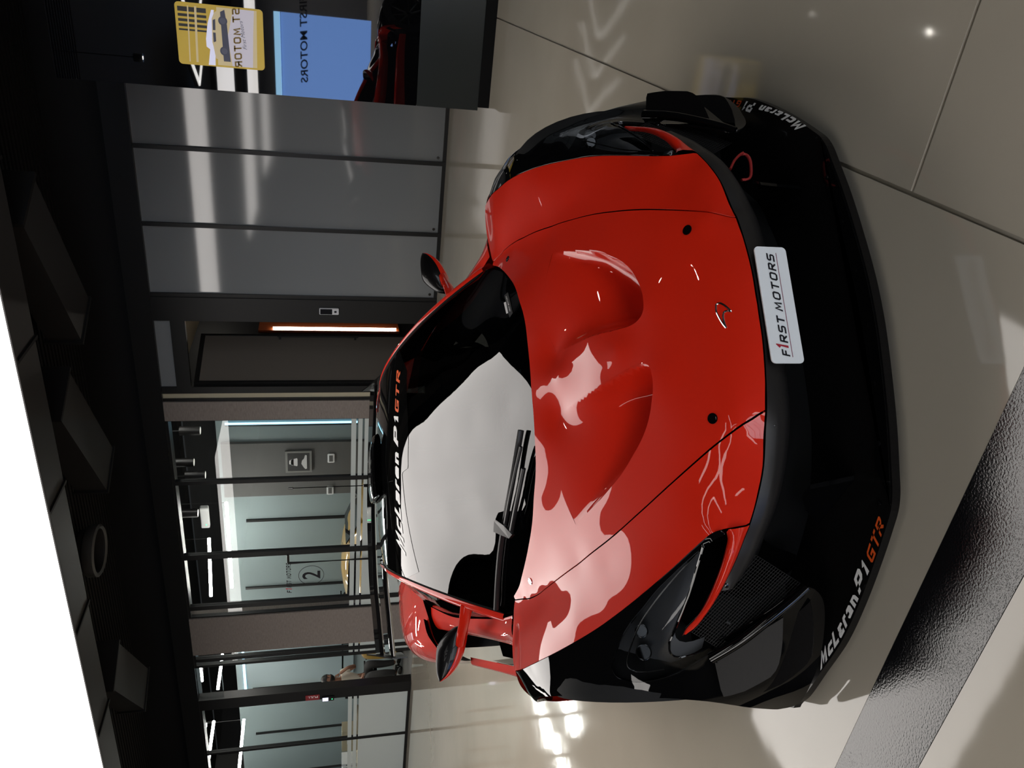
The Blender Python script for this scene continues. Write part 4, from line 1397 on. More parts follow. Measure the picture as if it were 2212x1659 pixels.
# signs and reader on the post by the entrance
sg = thing('wall_sign', 'small red notice high on the black post by the seated man', 'sign', (-11.66, YW - .065, 1.61))
box_obj('sign_board', (-.06, -.004, 0), (.07, 0, .24), mat('sign_red', (.22, .015, .02), .5), sg)
flat_text('sign_lettering', 'PULL', (.045, -.006, .03), (0, 0, 1), (-1, 0, 0), .17, .05, M_WHITE, sg)
rd = thing('access_reader', 'white lit access terminal with green light on the post below the red notice', 'card reader', (-11.70, YW - .065, 1.36))
box_obj('reader_body', (-.05, -.03, 0), (.05, 0, .21), M_SATIN, rd, .006)
box_obj('reader_screen', (-.042, -.033, .10), (.042, -.029, .20), mat('reader_glow', (.8, .8, .9), .4, emit=(.8, .8, 1), strength=.7), rd)
MB().tube([(0, -.032, .035), (0, -.036, .035)], .010, 10).obj('reader_lamp', mat('green_led', (.1, .8, .3), .4, emit=(.05, .9, .3), strength=1.5), rd)

# ------------------------------------------------------------------ offices behind the glass
struct(box_obj('floor_office', (FX0, YW + .04, -.006), (FX1, 15.5, .0), M_WOODF))
struct(box_obj('wall_office', (FX0, 12.7, 0), (-5.52, 12.8, 3.42), M_OFF))
struct(box_obj('trim_7', (-9.4, 12.62, 0), (-8.2, 12.7, 3.35), M_OFFG))
struct(box_obj('trim_8', (-10.05, 12.66, 0), (-10.0, 12.7, 3.0), M_FRAME))
struct(box_obj('wall_office_left', (FX0 + .001, YW + .05, 0), (FX0 + .06, 12.7, 3.42), M_OFF))
for i in range(6):
    struct(box_obj('trim_%d' % (20 + i), (FX0 + 1.2 + 1.5 * i, 12.67, 0), (FX0 + 1.25 + 1.5 * i, 12.7, 3.1), M_FRAME))
struct(box_obj('wall_end', (FX0, 15.4, 0), (FX1, 15.5, 4.5), M_CEIL))
for i, (p, q) in enumerate((((-14.24, 11.5, 3.75), (-14.25, 10.2, 3.75)), ((-14.56, 11.73, 3.2), (-14.64, 10.3, 3.2)), ((-13.2, 12.3, 3.6), (-13.24, 11.45, 3.6)), ((-12.67, 11.56, 3.9), (-13.1, 11.57, 3.9)),
                           ((-9.9, 12.05, 3.6), (-11.0, 11.7, 3.6)), ((-8.6, 11.4, 3.15), (-10.4, 11.25, 3.15)), ((-6.4, 10.6, 4.2), (-6.4, 12.2, 4.2)), ((-11.6, 11.9, 4.2), (-12.6, 11.9, 4.2)), ((-17.0, 10.3, 4.1), (-17.0, 12.3, 4.1)), ((-15.4, 11.0, 4.1), (-15.4, 12.4, 4.1)))):
    o = MB().tube([p, q], .028, 10).obj('lamp_tube', M_TUBE)  # last four tubes are added out of view to brighten the offices
    l_ = thing('tube_lamp', ['long white tube lamp, upper of two in the office at the picture bottom', 'long white tube lamp, lower of two in the office at the picture bottom', 'white tube lamp above the seated man, the longer one', 'white tube lamp above the seated man, the shorter one',
                             'thin tube lamp near the top of the numbered glass door', 'tube lamp along the white band in the middle office', 'added tube lamp high over the dark office desk', 'added tube lamp high over the black desk inside the entrance', 'added tube lamp at the far left end of the offices', 'added tube lamp above the pale office desk'][i], 'tube lamp', p, 0, 'office tube lamps')
    o.parent = l_
    o.matrix_parent_inverse = Matrix.Translation(-Vector(p))
    MB().tube([(0, 0, .03), (0, 0, 4.53 - p[2])], .004, 5).obj('suspension', M_FRAME, l_)
# can lights with lit mouths
for i, (x, y, z) in enumerate(((-7.35, 11.75, 3.52), (-7.95, 11.7, 3.66), (-8.15, 11.6, 3.48), (-8.95, 11.6, 3.66))):
    l_ = thing('can_light', ['black can light nearest the beige pillar in the middle office', 'second black can light from the beige pillar', 'third black can light, hung lowest in the middle office', 'black can light beside the grey emergency light'][i], 'ceiling lamp', (x, y, z), 0, 'black can lights')
    MB().lathe([(.0, .0), (.075, 0), (.075, .32), (0, .32)], 20).obj('lamp_can', M_SATIN, l_, True)
    MB().lathe([(.0, -.003), (.062, -.003)], 20).obj('lamp_mouth', mat('lamp_mouth_%d' % i, (.7, .7, .65), .4, emit=(1, .97, .85), strength=.8), l_)
    MB().tube([(0, 0, .32), (0, 0, 4.53 - z)], .01, 6).obj('suspension', M_FRAME, l_)
em = thing('emergency_light', 'grey emergency light box with a green lamp under the office ceiling', 'emergency light', (-9.1, 11.7, 3.5))
box_obj('light_body', (-.24, -.05, 0), (.2, .05, .14), mat('grey_plastic', (.3, .3, .3), .5), em, .01)
MB().tube([(-.16, -.05, .05), (-.16, -.056, .05)], .012, 10).obj('status_lamp', bpy.data.materials['green_led'], em)
for i, (a, b) in enumerate((((-6.2, 10.0), (-8.6, 12.6)), ((-7.6, 10.0), (-6.0, 12.6)), ((-7.4, 10.0), (-9.8, 12.6)), ((-9.0, 10.0), (-7.2, 12.6)), ((-8.6, 10.0), (-10.9, 12.6)), ((-10.2, 10.0), (-8.4, 12.6)))):
    box = MB().tube([(a[0], a[1], 4.42), (b[0], b[1], 4.42)], .02, 6).obj('ceiling_profile', M_STEEL)
    tag(box, 'thin grey profile crossing the black office ceiling', 'ceiling profile', 'crossed ceiling profiles')
# blind with daylight round its edge
bl = thing('roller_blind', 'blue grey roller blind with bright daylight edges behind the seated man', 'blind', (-13.8, 12.66, 0))
box_obj('blind_sheet', (-.75, -.02, .9), (.36, 0, 3.2), M_BLIND, bl)
box_obj('daylight_edge', (.36, -.015, 1.5), (.40, 0, 3.25), M_DAY, bl)
box_obj('daylight_edge', (-1.0, -.015, 3.22), (.36, 0, 3.27), M_DAY, bl)
bl2 = thing('window_strip', 'narrow bright blue window strip in the middle office corner', 'window', (-7.8, 12.66, 0))
box_obj('strip_pane', (0, -.02, .9), (.035, 0, 3.25), M_DAY, bl2)
box_obj('strip_frame', (-.03, -.03, .9), (-.005, 0, 3.25), M_FRAME, bl2)
# framed print
fp = thing('framed_picture', 'grey framed print of a white racing car on the office wall', 'picture', (-8.6, 12.60, 1.74))
box_obj('picture_frame', (-.24, -.03, 0), (.24, 0, .48), mat('frame_grey', (.16, .16, .15), .5), fp)
box_obj('picture_print', (-.20, -.034, .04), (.20, -.029, .44), mat('print_dark', (.03, .03, .03), .4), fp)
b = MB()
for pts in ([(-.09, .27), (-.06, .38), (.06, .38), (.09, .27), (.07, .26), (-.07, .26)], [(-.07, .33), (-.04, .41), (.04, .41), (.07, .33)], [(-.16, .12), (-.12, .15), (-.04, .19), (.03, .18), (.08, .14), (.16, .12), (.15, .09), (-.15, .09)]):
    b.prism([(x, -.0345, z) for x, z in pts], (0, -.0015, 0))
b.obj('printed_car', mat('print_white', (.5, .5, .5), .5), fp)
for i, z in enumerate((1.32, 1.34)):
    s_ = thing('wall_socket', ['white socket plate on the office wall left of the picture', 'white socket plate on the office wall under the picture'][i], 'socket', (-8.55 - .75 * i, 12.60, z), 0, 'wall sockets')
    box_obj('socket_plate', (-.1, -.015, 0), (.1, 0, .13), M_PLATE, s_, .01)
    box_obj('socket_face', (-.07, -.019, .03), (.07, -.014, .10), M_OFFG, s_)

# yellow car parked in the middle office, seen over the frosted band
yc = thing('yellow_car', 'low yellow sports car with dark glass parked inside the middle office', 'car', (-9.75, 11.4, 0), 0)
M_YEL = mat('yellow_paint', (.42, .24, .015), .4, coat=1.0)
sec = []
for x, w, z0, zs, zt, wt in ((2.05, .55, .25, .45, .55, .3), (1.7, .85, .2, .6, .72, .5), (1.1, .92, .15, .70, .86, .55), (.5, .93, .15, .74, 1.10, .50), (-.2, .94, .15, .78, 1.20, .48), (-.9, .95, .15, .84, 1.12, .45), (-1.5, .95, .15, .86, .98, .5), (-2.0, .85, .25, .80, .88, .55), (-2.15, .7, .35, .7, .8, .5)):
    sec.append([(x, -w, z0), (x, -w - .02, (z0 + zs) / 2), (x, -w * .97, zs), (x, -wt - .12, (zs + zt) / 2 + .02), (x, -wt * .7, zt), (x, 0, zt + .02), (x, wt * .7, zt), (x, wt + .12, (zs + zt) / 2 + .02), (x, w * .97, zs), (x, w + .02, (z0 + zs) / 2), (x, w, z0)])
R_ = np.array(sec)
S_ = np.array([cat_rom(R_[:, j], 6) for j in range(R_.shape[1])])
S_ = np.array([cat_rom(S_[:, i], 4) for i in range(S_.shape[1])])
grid_obj('body', S_, M_YEL, yc)
for sgn in (1, -1):
    q = [(.75, -.66 * sgn, .88), (.2, -.60 * sgn, 1.10), (-.7, -.58 * sgn, 1.12), (-1.05, -.66 * sgn, .95)]
    MB().prism([(a, b_ - .05 * sgn, c) for a, b_, c in q], (0, .06 * sgn, 0)).obj('side_glass', M_BLK, yc)
MB().prism([(1.0, -.5, .90), (1.0, .5, .90), (.45, .42, 1.13), (.45, -.42, 1.13)], (.01, 0, .015)).obj('front_glass', M_BLK, yc)
MB().box((-2.2, -.85, 1.18), (-1.85, .85, 1.21)).box((-2.05, -.4, .85), (-1.95, -.37, 1.19)).box((-2.05, .37, .85), (-1.95, .4, 1.19)).obj('rear_wing', M_BLK, yc)
MB().box((-1.4, -1.0, .86), (1.0, -.985, .885)).obj('light_bar', mat('violet_glow', (.3, .2, .9), .4, emit=(.25, .15, 1.0), strength=1.6), yc)
for sx in (1.35, -1.35):
    for sy in (.86, -.86):
        MB().lathe([(.19, -.1), (.33, -.1), (.34, 0), (.33, .1), (.19, .1)], 24, 'y', (sx, sy, .34)).obj('wheel', M_RUB, yc, True)
# desk, chair, shelf by the right end of the middle office
dk_ = thing('desk', 'dark office desk behind the glass beside the beige pillar', 'desk', (-6.85, 11.95, 0))
box_obj('desk_top', (-.55, -.35, .72), (.55, .35, .75), M_SATIN, dk_, .004)
for x in (-.5, .46):
    box_obj('leg', (x, -.3, 0), (x + .04, .3, .72), M_SATIN, dk_)
mo = thing('monitor', 'black monitor standing on the dark office desk', 'monitor', (-6.7, 12.0, .75))
box_obj('screen', (-.26, -.02, .12), (.26, .01, .44), M_BLK, mo, .005)
box_obj('stand', (-.03, -.02, 0), (.03, .02, .14), M_SATIN, mo)
box_obj('foot', (-.11, -.08, 0), (.11, .08, .012), M_SATIN, mo)
lp_ = thing('desk_lamp', 'arched desk lamp over the dark office desk', 'desk lamp', (-7.2, 11.9, .75))
MB().lathe([(0, 0), (.08, 0), (.08, .015), (0, .02)], 18).obj('lamp_base', M_SATIN, lp_, True)
MB().tube([(0, 0, .01), (0, 0, .30), (.05, 0, .42), (.20, 0, .50), (.40, 0, .46)], .010, 8).obj('lamp_arm', M_SATIN, lp_, True)
# left office desks and papers
dk2 = thing('desk', 'pale office desk behind the frosted glass at the picture bottom', 'desk', (-14.75, 10.6, 0))
box_obj('desk_top', (-1.2, -.4, .86), (1.2, .4, .90), mat('pale_wood', (.35, .29, .2), .5), dk2, .004)
box_obj('side_panel', (-1.15, -.35, 0), (-1.1, .35, .86), bpy.data.materials['pale_wood'], dk2)
box_obj('side_panel', (1.1, -.35, 0), (1.15, .35, .86), bpy.data.materials['pale_wood'], dk2)
pb = thing('document_box', 'beige document box standing on the pale office desk', 'box', (-13.9, 10.55, .90))
box_obj('box_body', (-.3, -.12, 0), (.3, .12, .30), mat('manila', (.42, .36, .24), .7), pb, .004)
box_obj('box_label', (-.08, -.123, .12), (.08, -.119, .2), M_PLATE, pb)
for i in range(4):
    bk = thing('folder', ['white folder nearest the beige box', 'white folder second from the beige box', 'white folder third from the beige box', 'white folder at the end of the desk row'][i], 'folder', (-14.6 - .1 * i, 10.55, .90), 0, 'white folders on the pale desk')
    box_obj('cover', (-.035, -.14, 0), (.035, .14, .30 - .02 * (i % 2)), M_PLATE, bk, .004)
    MB().tube([(0, -.141, .2), (0, -.143, .2)], .018, 12).obj('finger_hole', M_INK, bk)
# ------------------------------------------------------------------ seated man in the entrance
def skin_fig(name, joints, links, m, parent, sub=2, root=0):
    """one smooth skin over a skeleton: joints = (x, y, z, r)"""
    me = bpy.data.meshes.new(name)
    me.from_pydata([j[:3] for j in joints], links, [])
    o = link(bpy.data.objects.new(name, me))
    md = o.modifiers.new('skin', 'SKIN')
    md.use_smooth_shade = True
    for i, j in enumerate(joints):
        r = j[3] if isinstance(j[3], tuple) else (j[3], j[3])
        me.skin_vertices[0].data[i].radius = r
        me.skin_vertices[0].data[i].use_root = (i == root)
    sd = o.modifiers.new('sub', 'SUBSURF')
    sd.levels = sd.render_levels = sub
    dg = bpy.context.evaluated_depsgraph_get()
    dg.update()
    me2 = bpy.data.meshes.new_from_object(o.evaluated_get(dg))
    bpy.data.objects.remove(o)
    me2.materials.clear()
    me2.materials.append(m)
    me2.polygons.foreach_set('use_smooth', [True] * len(me2.polygons))
    return link(bpy.data.objects.new(name, me2), parent)


M_SKIN = mat('skin', (.30, .15, .095), .55, spec=.3)
M_SHIRT = mat('cream_shirt', (.52, .47, .38), .8)
M_TROUS = mat('grey_trousers', (.060, .058, .056), .85)
M_HAIR = mat('dark_hair', (.008, .007, .006), .6)
M_SHOE = mat('black_shoe', (.010, .010, .010), .3)
# faces +x (to the picture's right), local origin on the floor under the seat; built at man size
man = thing('person', 'seated man in cream shirt and grey trousers resting chin on hand', 'person', (-13.12, 11.22, 0), math.radians(-12))
K = 1.10
body = skin_fig('body', [
    (0, 0, .60 * K, .12), (.02, 0, .80 * K, .115), (.05, 0, 1.0 * K, .13), (.08, 0, 1.10 * K, .075), (.11, 0, 1.17 * K, .052), (.13, 0, 1.22 * K, .055),
    (.10, .19, 1.06 * K, .06), (.20, .23, .83 * K, .045), (.34, .13, .98 * K, .035), (.255, .055, 1.125 * K, .03),
    (.08, -.19, 1.06 * K, .06), (.14, -.25, .83 * K, .045), (.34, -.20, .74 * K, .035), (.43, -.18, .74 * K, .03),
    (.05, .11, .58 * K, .10), (.40, .13, .62 * K, .085), (.36, .13, .30 * K, .055), (.40, .13, .10 * K, .042),
    (.05, -.11, .58 * K, .10), (.42, -.14, .60 * K, .085), (.50, -.14, .30 * K, .055), (.46, -.14, .10 * K, .042)],
    [(0, 1), (1, 2), (2, 3), (3, 4), (4, 5), (2, 6), (6, 7), (7, 8), (8, 9), (2, 10), (10, 11), (11, 12), (12, 13), (0, 14), (14, 15), (15, 16), (16, 17), (0, 18), (18, 19), (19, 20), (20, 21)], M_SKIN, man)
# clothes follow the limbs
skin_fig('shirt', [(0, 0, .64 * K, .135), (.02, 0, .80 * K, .13), (.05, 0, .99 * K, .145), (.075, 0, 1.085 * K, .085), (.10, .19, 1.06 * K, .075), (.165, .225, .90 * K, .062), (.08, -.19, 1.06 * K, .075), (.12, -.24, .89 * K, .062)],
         [(0, 1), (1, 2), (2, 3), (2, 4), (4, 5), (2, 6), (6, 7)], M_SHIRT, man)
skin_fig('trousers', [(0, 0, .60 * K, .135), (.05, .11, .58 * K, .115), (.40, .13, .62 * K, .098), (.36, .13, .30 * K, .07), (.395, .13, .11 * K, .062), (.05, -.11, .58 * K, .115), (.42, -.14, .60 * K, .098), (.50, -.14, .30 * K, .07), (.465, -.14, .11 * K, .062)],
         [(0, 1), (1, 2), (2, 3), (3, 4), (0, 5), (5, 6), (6, 7), (7, 8)], M_TROUS, man)
MB().lathe([(.137, .66 * K), (.139, .685 * K)], 24, 'z', (0, 0, 0)).obj('belt', M_HAIR, man, True)
for (fx, fy) in ((.40, .13), (.465, -.14)):
    skin_fig('shoe', [(fx - .04, fy, .06, .05), (fx + .08, fy, .05, (.048, .04)), (fx + .19, fy, .035, (.042, .03))], [(0, 1), (1, 2)], M_SHOE, man)
# head with face
hc = Vector((.185, 0, 1.325 * K))
bm = bmesh.new()
bmesh.ops.create_uvsphere(bm, u_segments=28, v_segments=20, radius=1)
for v in bm.verts:
    x, y, z = v.co
    sx, sy, sz = .105, .082, .128
    if z < 0:
        sy *= 1 - .25 * (-z)
        sx *= 1 - .08 * (-z)
    px, py, pz = x * sx, y * sy, z * sz
    if x > 0:
        g = math.exp(-(y / .22) ** 2) * math.exp(-((z + .12) / .2) ** 2)
        px += .024 * g                                        # nose
        px -= .012 * math.exp(-((abs(y) - .38) / .16) ** 2) * math.exp(-((z - .10) / .14) ** 2)   # eye sockets
        px += .008 * math.exp(-(y / .4) ** 2) * math.exp(-((z + .52) / .12) ** 2)                  # lips
        px += .012 * math.exp(-(y / .3) ** 2) * math.exp(-((z + .9) / .2) ** 2)                    # chin
    v.co = (px, py, pz)
me = bpy.data.meshes.new('head')
bm.to_mesh(me)
bm.free()
me.materials.append(M_SKIN)
me.polygons.foreach_set('use_smooth', [True] * len(me.polygons))
head = link(bpy.data.objects.new('head', me), man)
head.location = hc
head.rotation_euler = (0, math.radians(14), math.radians(10))
for sy in (1, -1):
    MB().lathe([(0, .008), (.010, .006), (.012, 0)], 10, 'x', (.090, .030 * sy, .012)).obj('eye', M_HAIR, head, True)
    skin_fig('ear', [(-.005, .080 * sy, -.025, .010), (-.012, .086 * sy, .0, .014), (-.008, .082 * sy, .024, .011)], [(0, 1), (1, 2)], M_SKIN, head, 1)
    MB().tube([(.100, .012 * sy, .034), (.098, .032 * sy, .040), (.086, .052 * sy, .034)], .005, 6).obj('eyebrow', M_HAIR, head)
hair = MB()
S_ = []
for i in range(13):
    th = math.radians(2 + i * 8.6)
    row = []
    for j in range(29):
        ph = 2 * math.pi * j / 28
        lim = .66 if math.cos(ph) > .35 else 1.0
        t = th * lim
        r = 1.10 + .03 * math.sin(5 * ph + 2 * i)
        row.append((.105 * r * math.sin(t) * math.cos(ph) - .006, .084 * r * math.sin(t) * math.sin(ph), .128 * r * math.cos(t)))
    S_.append(row)
grid_obj('hair', np.array(S_), M_HAIR, head, thick=.006)
S_ = []
for i in range(7):
    t = math.radians(100 + i * 11)
    S_.append([(.107 * 1.03 * math.sin(t) * math.cos(p) * (1 - .06 * i / 6) + .008, .083 * 1.0 * math.sin(t) * math.sin(p), .130 * math.cos(t)) for p in np.linspace(-1.25, 1.25, 15)])
grid_obj('beard', np.array(S_), M_HAIR, head, thick=.006)


def hand(o, fwd, side, up_, curl):
    """palm, four unequal bent fingers and a thumb from its side"""
    o, f, s, u = [np.array(v, float) for v in (o, fwd, side, up_)]
    J = [tuple(o) + (.024,), tuple(o + f * .05) + ((.034, .017),), tuple(o + f * .085) + ((.036, .014),)]
    L = [(0, 1), (1, 2)]
    h = skin_fig('hand', J, L, M_SKIN, man, 1)
    for k, ln in enumerate((.072, .080, .075, .058)):
        b0 = o + f * .085 + s * (.027 - .018 * k)
        a1 = f * math.cos(curl) - u * math.sin(curl)
        a2 = f * math.cos(2.1 * curl) - u * math.sin(2.1 * curl)
        P = [b0 - f * .015, b0 + a1 * ln * .5, b0 + a1 * ln * .5 + a2 * ln * .5]
        skin_fig('finger', [tuple(P[0]) + (.0095,), tuple(P[1]) + (.0085,), tuple(P[2]) + (.007,)], [(0, 1), (1, 2)], M_SKIN, h, 1)
    P = [o + f * .02 + s * .02, o + f * .05 + s * .05 - u * .01, o + f * .085 + s * .048 - u * .02]
    skin_fig('thumb', [tuple(P[0]) + (.011,), tuple(P[1]) + (.0095,), tuple(P[2]) + (.008,)], [(0, 1), (1, 2)], M_SKIN, h, 1)


hand((.255, .055, 1.125 * K), (-.35, -.25, .9), (.2, -.9, -.2), (.9, .1, .35), 1.0)
hand((.43, -.18, .74 * K), (.95, .1, -.1), (0, 1, 0), (0, 0, 1), .5)
# office chair
ch = thing('office_chair', 'black office chair under the seated man', 'chair', (-13.12, 11.22, 0), math.radians(-12))
MB().box((-.24, -.25, .49), (.26, .25, .545), .02).obj('seat', M_MATTE, ch)
loft('backrest', [[(-.20, -.22, .60), (-.26, -.22, .85), (-.27, -.20, 1.12)], [(-.24, 0, .60), (-.30, 0, .85), (-.31, 0, 1.14)], [(-.20, .22, .60), (-.26, .22, .85), (-.27, .20, 1.12)]], M_MATTE, ch, 16, 6, thick=.03)
MB().tube([(-.22, 0, .50), (-.30, 0, .58), (-.29, 0, .75)], .025, 8).obj('back_post', M_SATIN, ch, True)
MB().tube([(0, 0, .10), (0, 0, .50)], .03, 12).obj('gas_column', M_STEEL, ch, True)
for i in range(5):
    a = 2 * math.pi * i / 5 + .3
    MB().tube([(0, 0, .12), (.28 * math.cos(a), .28 * math.sin(a), .075)], .02, 8).obj('leg', M_SATIN, ch, True)
    MB().lathe([(0, -.015), (.03, -.015), (.03, .015), (0, .015)], 14, 'y', (.28 * math.cos(a), .28 * math.sin(a), .03)).obj('castor', M_SATIN, ch, True)
for sy in (1, -1):
    MB().tube([(-.1, .26 * sy, .52), (-.1, .30 * sy, .72), (.22, .30 * sy, .73)], .018, 8).obj('armrest', M_SATIN, ch, True)
for i, (x, y, r_) in enumerate(((-12.2, 12.34, 4.4), (-13.05, 12.34, 4.9))):
    c2 = thing('office_chair', ['empty black office chair facing the seated man', 'empty black office chair furthest from the entrance, by the divider wall'][i], 'chair', (x, y, 0), r_, 'empty office chairs')
    for c in ch.children:
        d = c.copy()
        COL.objects.link(d)
        d.parent = c2
ds = thing('desk', 'black office desk beside the seated man inside the entrance', 'desk', (-12.15, 11.5, 0))
box_obj('desk_top', (-.35, -.3, .70), (.55, .3, .73), M_SATIN, ds, .004)
box_obj('leg', (-.33, -.28, 0), (-.29, .28, .70), M_SATIN, ds)
box_obj('leg', (.48, -.28, 0), (.52, .28, .70), M_SATIN, ds)
mo = thing('monitor', 'blue lit monitor on the black desk inside the entrance', 'monitor', (-12.15, 11.62, .73))
box_obj('screen_shell', (-.24, -.01, .14), (.24, .02, .46), M_SATIN, mo, .004)
box_obj('screen_glow', (-.225, -.014, .155), (.225, -.009, .445), mat('screen_blue', (.05, .1, .2), .3, emit=(.10, .22, .5), strength=.8), mo)
box_obj('stand', (-.03, -.02, 0), (.03, .02, .16), M_SATIN, mo)
# ------------------------------------------------------------------ mirror-black display tower
M_MIRB = mat('black_mirror_glass', (.002, .002, .0025), .015, ior=2.1, spec=.5)
TW = thing('display_tower', 'tall mirror black display tower at the upper right of the photo', 'display tower', (-.15, 7.36, 0))
box_obj('plinth', (-1.01, -.02, 0), (1.05, .52, .10), M_MATTE, TW)
box_obj('lower_panel', (-1.04, 0, .10), (1.05, .5, .66), mat('tower_satin', (.020, .023, .022), .22, spec=.3), TW)
box_obj('upper_panel', (-1.04, 0, .664), (1.05, .5, 3.6), M_MIRB, TW)
# yellow poster screen on the tower
PO = thing('poster_screen', 'yellow poster with rounded corners and an off-road car on the black tower', 'poster', (-.765, 7.352, 2.30))
M_PY = mat('poster_yellow', (.36, .245, .03), .4, emit=(.36, .245, .03), strength=.45)
M_PL = mat('poster_lilac', (.44, .41, .46), .4, emit=(.44, .41, .46), strength=.4)
M_PC = mat('poster_cream', (.42, .34, .19), .4, emit=(.42, .34, .19), strength=.45)
M_PD = mat('poster_slate', (.075, .078, .12), .4)
M_PW = mat('poster_white', (.62, .62, .78), .4, emit=(.62, .62, .78), strength=.4)
M_PK = mat('poster_dark', (.03, .027, .022), .4)
HW, HH, RC = .235, .340, .03


def rrect(x0, x1, z0, z1, r, y):
    lp = []
    for cx, cz, a0 in ((x1 - r, z1 - r, 0), (x0 + r, z1 - r, 90), (x0 + r, z0 + r, 180), (x1 - r, z0 + r, 270)):
        for i in range(6):
            a = math.radians(a0 + 18 * i)
            lp.append((cx + r * math.cos(a), y, cz + r * math.sin(a)))
    return lp


MB().prism(rrect(-HW, HW, -HH, HH, RC, 0), (0, .006, 0)).obj('poster_board', M_PY, PO)


def art(nm, pts, m, lay):
    """flat printed shape on the poster, (u across 0..1, v down 0..1)"""
    MB().prism([(-HW + 2 * HW * u, -.0006 * lay, HH - 2 * HH * v) for u, v in pts], (0, .0005, 0)).obj(nm, m, PO)


art('printed_ground', [(.03, .45), (.97, .47), (.97, .93), (.03, .91)], M_PC, 1)
art('printed_road', [(.03, .62), (.5, .58), (.97, .66), (.97, .90), (.6, .88), (.03, .86)], M_PL, 2)
art('printed_swoosh', [(.02, .34), (.28, .37), (.32, .33), (.45, .33), (.7, .36), (.92, .41), (.92, .44), (.7, .42), (.45, .40), (.28, .43), (.02, .42)], M_PW, 3)
art('printed_stripe', [(.55, .03), (.93, .03), (.93, .35), (.55, .35)], M_PK, 1)
for a in (.58, .66, .74, .82):
    art('printed_band', [(a, .03), (a + .035, .03), (a + .035, .36), (a, .36)], M_PY, 2)
art('printed_line', [(.05, .12), (.95, .14), (.95, .155), (.05, .135)], M_PC, 3)
art('printed_line', [(.05, .20), (.95, .22), (.95, .245), (.05, .225)], M_PC, 3)
art('printed_vehicle', [(.10, .50), (.14, .43), (.34, .41), (.40, .40), (.78, .41), (.88, .44), (.91, .47), (.90, .54), (.10, .55)], M_PC, 4)
art('printed_vehicle_shade', [(.10, .52), (.90, .51), (.94, .56), (.70, .58), (.10, .60)], M_PD, 5)
art('printed_window', [(.40, .415), (.56, .415), (.56, .445), (.42, .445)], M_PD, 5)
art('printed_window', [(.60, .415), (.76, .42), (.78, .45), (.60, .445)], M_PD, 5)
for u in (.27, .76):
    art('printed_wheel', [(u + .075 * math.cos(t), .535 + .052 * math.sin(t)) for t in np.linspace(0, 2 * math.pi, 21)[:-1]], M_PD, 6)
    art('printed_hub', [(u + .05 * math.cos(t), .535 + .034 * math.sin(t)) for t in np.linspace(0, 2 * math.pi, 21)[:-1]], mat('poster_hub_%d' % int(u * 100), (.12, .12, .17), .4), 7)
tx = flat_text('printed_lettering', 'ST MOTOR', (HW * .98, -.0052, HH - 2 * HH * .735), (-1, 0, 0), (0, 0, 1), 2 * HW * .97, .060, mat('poster_gold', (.22, .13, .01), .5), PO, .02, .15)
flat_text('printed_script', 'First Motors', (-.08, -.0052, HH - 2 * HH * .80), (1, 0, .12), (-.12, 0, 1), .22, .030, M_PD, PO, -.008, .4)

# what the tower mirrors: the blue-lit sign wall at the far end of the showroom
sw = thing('sign_wall', 'blue lit wall with black company lettering behind the camera, mirrored in the tower', 'sign wall', (-4.6, -9.4, 0))
M_BLUE = mat('blue_backlit', (.2, .35, .7), .6, emit=(.20, .40, .95), strength=2.3)
box_obj('lit_panel', (.55, 0, .2), (2.86, .1, 2.62), M_BLUE, sw)
box_obj('light_cove', (.55, 0, 2.64), (2.86, .14, 2.80), mat('cove_glow', (.5, .8, 1), .5, emit=(.35, .68, 1.0), strength=3.4), sw)
flat_text('sign_lettering', 'FIRST MOTORS', (3.35, .105, 1.92), (-1, 0, 0), (0, 0, 1), 2.25, .20, M_INK, sw, .02, .15)

# chevron lamps and a downlight in the ceiling (they show in the tower, the floor and the bonnet)
for i, vx in enumerate((-2.39, -1.69, -.99)):
    c = thing('chevron_lamp', ['arrow shaped ceiling lamp nearest the big light panel', 'middle of the three arrow shaped ceiling lamps', 'arrow shaped ceiling lamp nearest the right wall'][i], 'ceiling lamp', (vx, -.62, 3.6), 0, 'arrow shaped lamps')
    b = MB()
    for p in ((.85, -1.35), (.85, 1.35)):
        d = np.array([p[0], p[1], 0]) / math.hypot(*p)
        n = np.array([-d[1], d[0], 0]) * .045
        b.prism([n * 0 - n, np.array([p[0], p[1], 0]) - n, np.array([p[0], p[1], 0]) + n, n], (0, 0, .02))
    b.obj('lamp_line', mat('chevron_glow_%d' % i, (.9, .9, .9), .5, emit=(1, .97, .92), strength=4.5), c)
    b = MB()
    for p in ((.85, -1.35), (.85, 1.35)):
        d = np.array([p[0], p[1], 0]) / math.hypot(*p)
        n = np.array([-d[1], d[0], 0]) * .06
        b.prism([np.array([0, 0, .022]) - n, np.array([p[0], p[1], .022]) - n, np.array([p[0], p[1], .022]) + n, np.array([0, 0, .022]) + n], (0, 0, .06))
    b.obj('lamp_housing', M_DUCT, c)
M_SPOT = mat('spot_glow', (1, 1, 1), .5, emit=(1, .95, .85), strength=60.0)
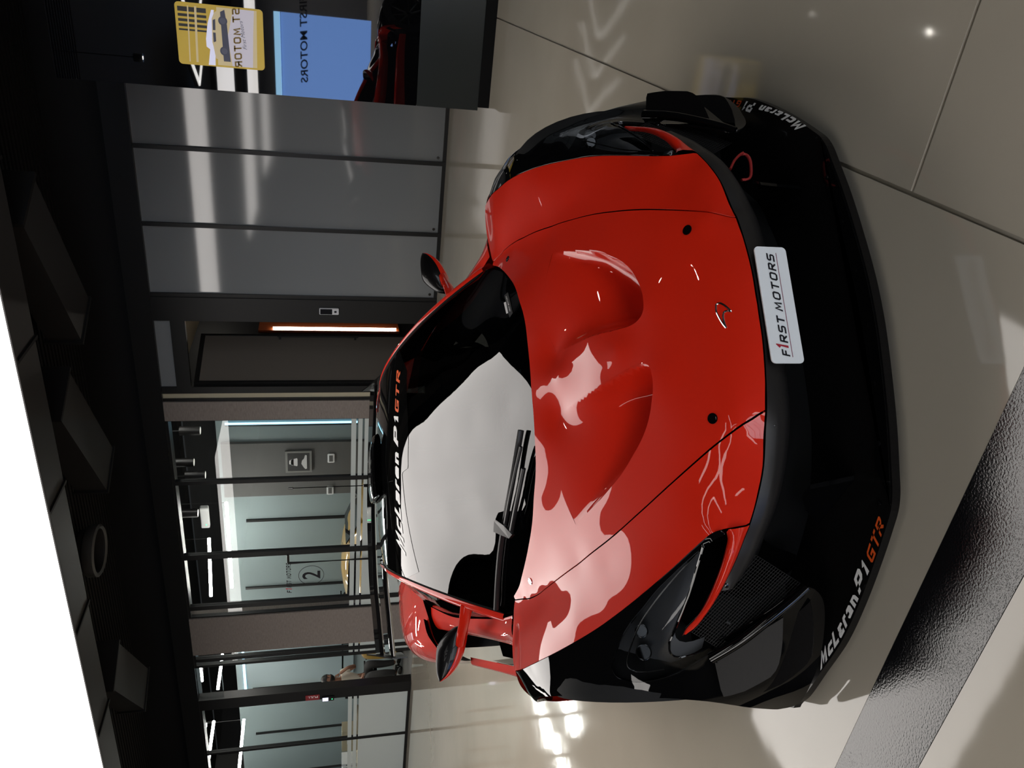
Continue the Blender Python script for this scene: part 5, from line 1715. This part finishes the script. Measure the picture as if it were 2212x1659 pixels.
for i, (x, y, z) in enumerate(((-.1, 6.4, 3.6), (.16, 3.24, 3.6), (.26, 2.96, 3.6), (-1.44, 3.92, 3.6))):
    s_ = thing('downlight', ['round downlight in front of the black tower', 'farther of two close round downlights over the car nose', 'nearer of two close round downlights over the car nose', 'round downlight beside the corner of the big light panel'][i], 'ceiling lamp', (x, y, z), 0, 'round downlights')
    MB().lathe([(0, 0), (.022, 0)], 20).obj('lamp_lens', M_SPOT, s_)
    MB().lathe([(.024, -.004), (.05, -.004), (.05, .10), (0, .10)], 24).obj('lamp_ring', M_SATIN, s_, True)
    MB().tube([(0, 0, .1), (0, 0, .95)], .006, 6).obj('suspension', M_FRAME, s_)

# services under the black ceiling
dc = thing('air_duct', 'black rectangular air duct running under the dark ceiling', 'air duct', (0, 0, 0))
MB().box((-9.5, 6.5, 4.02), (1.5, 7.05, 4.42)).obj('duct_run', M_DUCT, dc)
for x in (-8.2, -6.6, -5.0, -3.4, -1.8, -.2):
    box_obj('duct_flange', (x, 6.48, 4.0), (x + .03, 7.07, 4.44), M_CEIL, dc)
for i, x in enumerate((-3.1, -5.1, -9.0)):
    d2 = thing('air_duct', ['slanting black duct branch nearest the tower', 'slanting black duct branch over the doorway', 'slanting black duct branch at the picture bottom'][i], 'air duct', (x, 8.1, 4.05), math.radians(-32), 'duct branches')
    MB().box((-.95, -.28, 0), (.95, .28, .34)).obj('duct_run', M_DUCT, d2)
    box_obj('duct_flange', (-.99, -.31, -.02), (-.95, .31, .36), M_CEIL, d2)
    box_obj('duct_flange', (.95, -.31, -.02), (.99, .31, .36), M_CEIL, d2)
rg = thing('air_vent', 'round ribbed air vent mouth under the black ceiling', 'vent', (-6.9, 8.27, 4.22))
MB().lathe([(.27, 0), (.30, -.02), (.325, 0), (.325, .10), (.31, .12)], 40).obj('vent_collar', mat('vent_grey', (.05, .05, .05), .4), rg, True)
MB().lathe([(.265, 0), (.26, .03), (.27, .06), (.26, .09), (.27, .12), (.26, .15), (.27, .18), (.26, .21), (.0, .22)], 32).obj('vent_hose', M_DUCT, rg, True)
MB().tube([(0, 0, .2), (0, 0, .33)], .2, 20).obj('vent_neck', M_DUCT, rg, True)
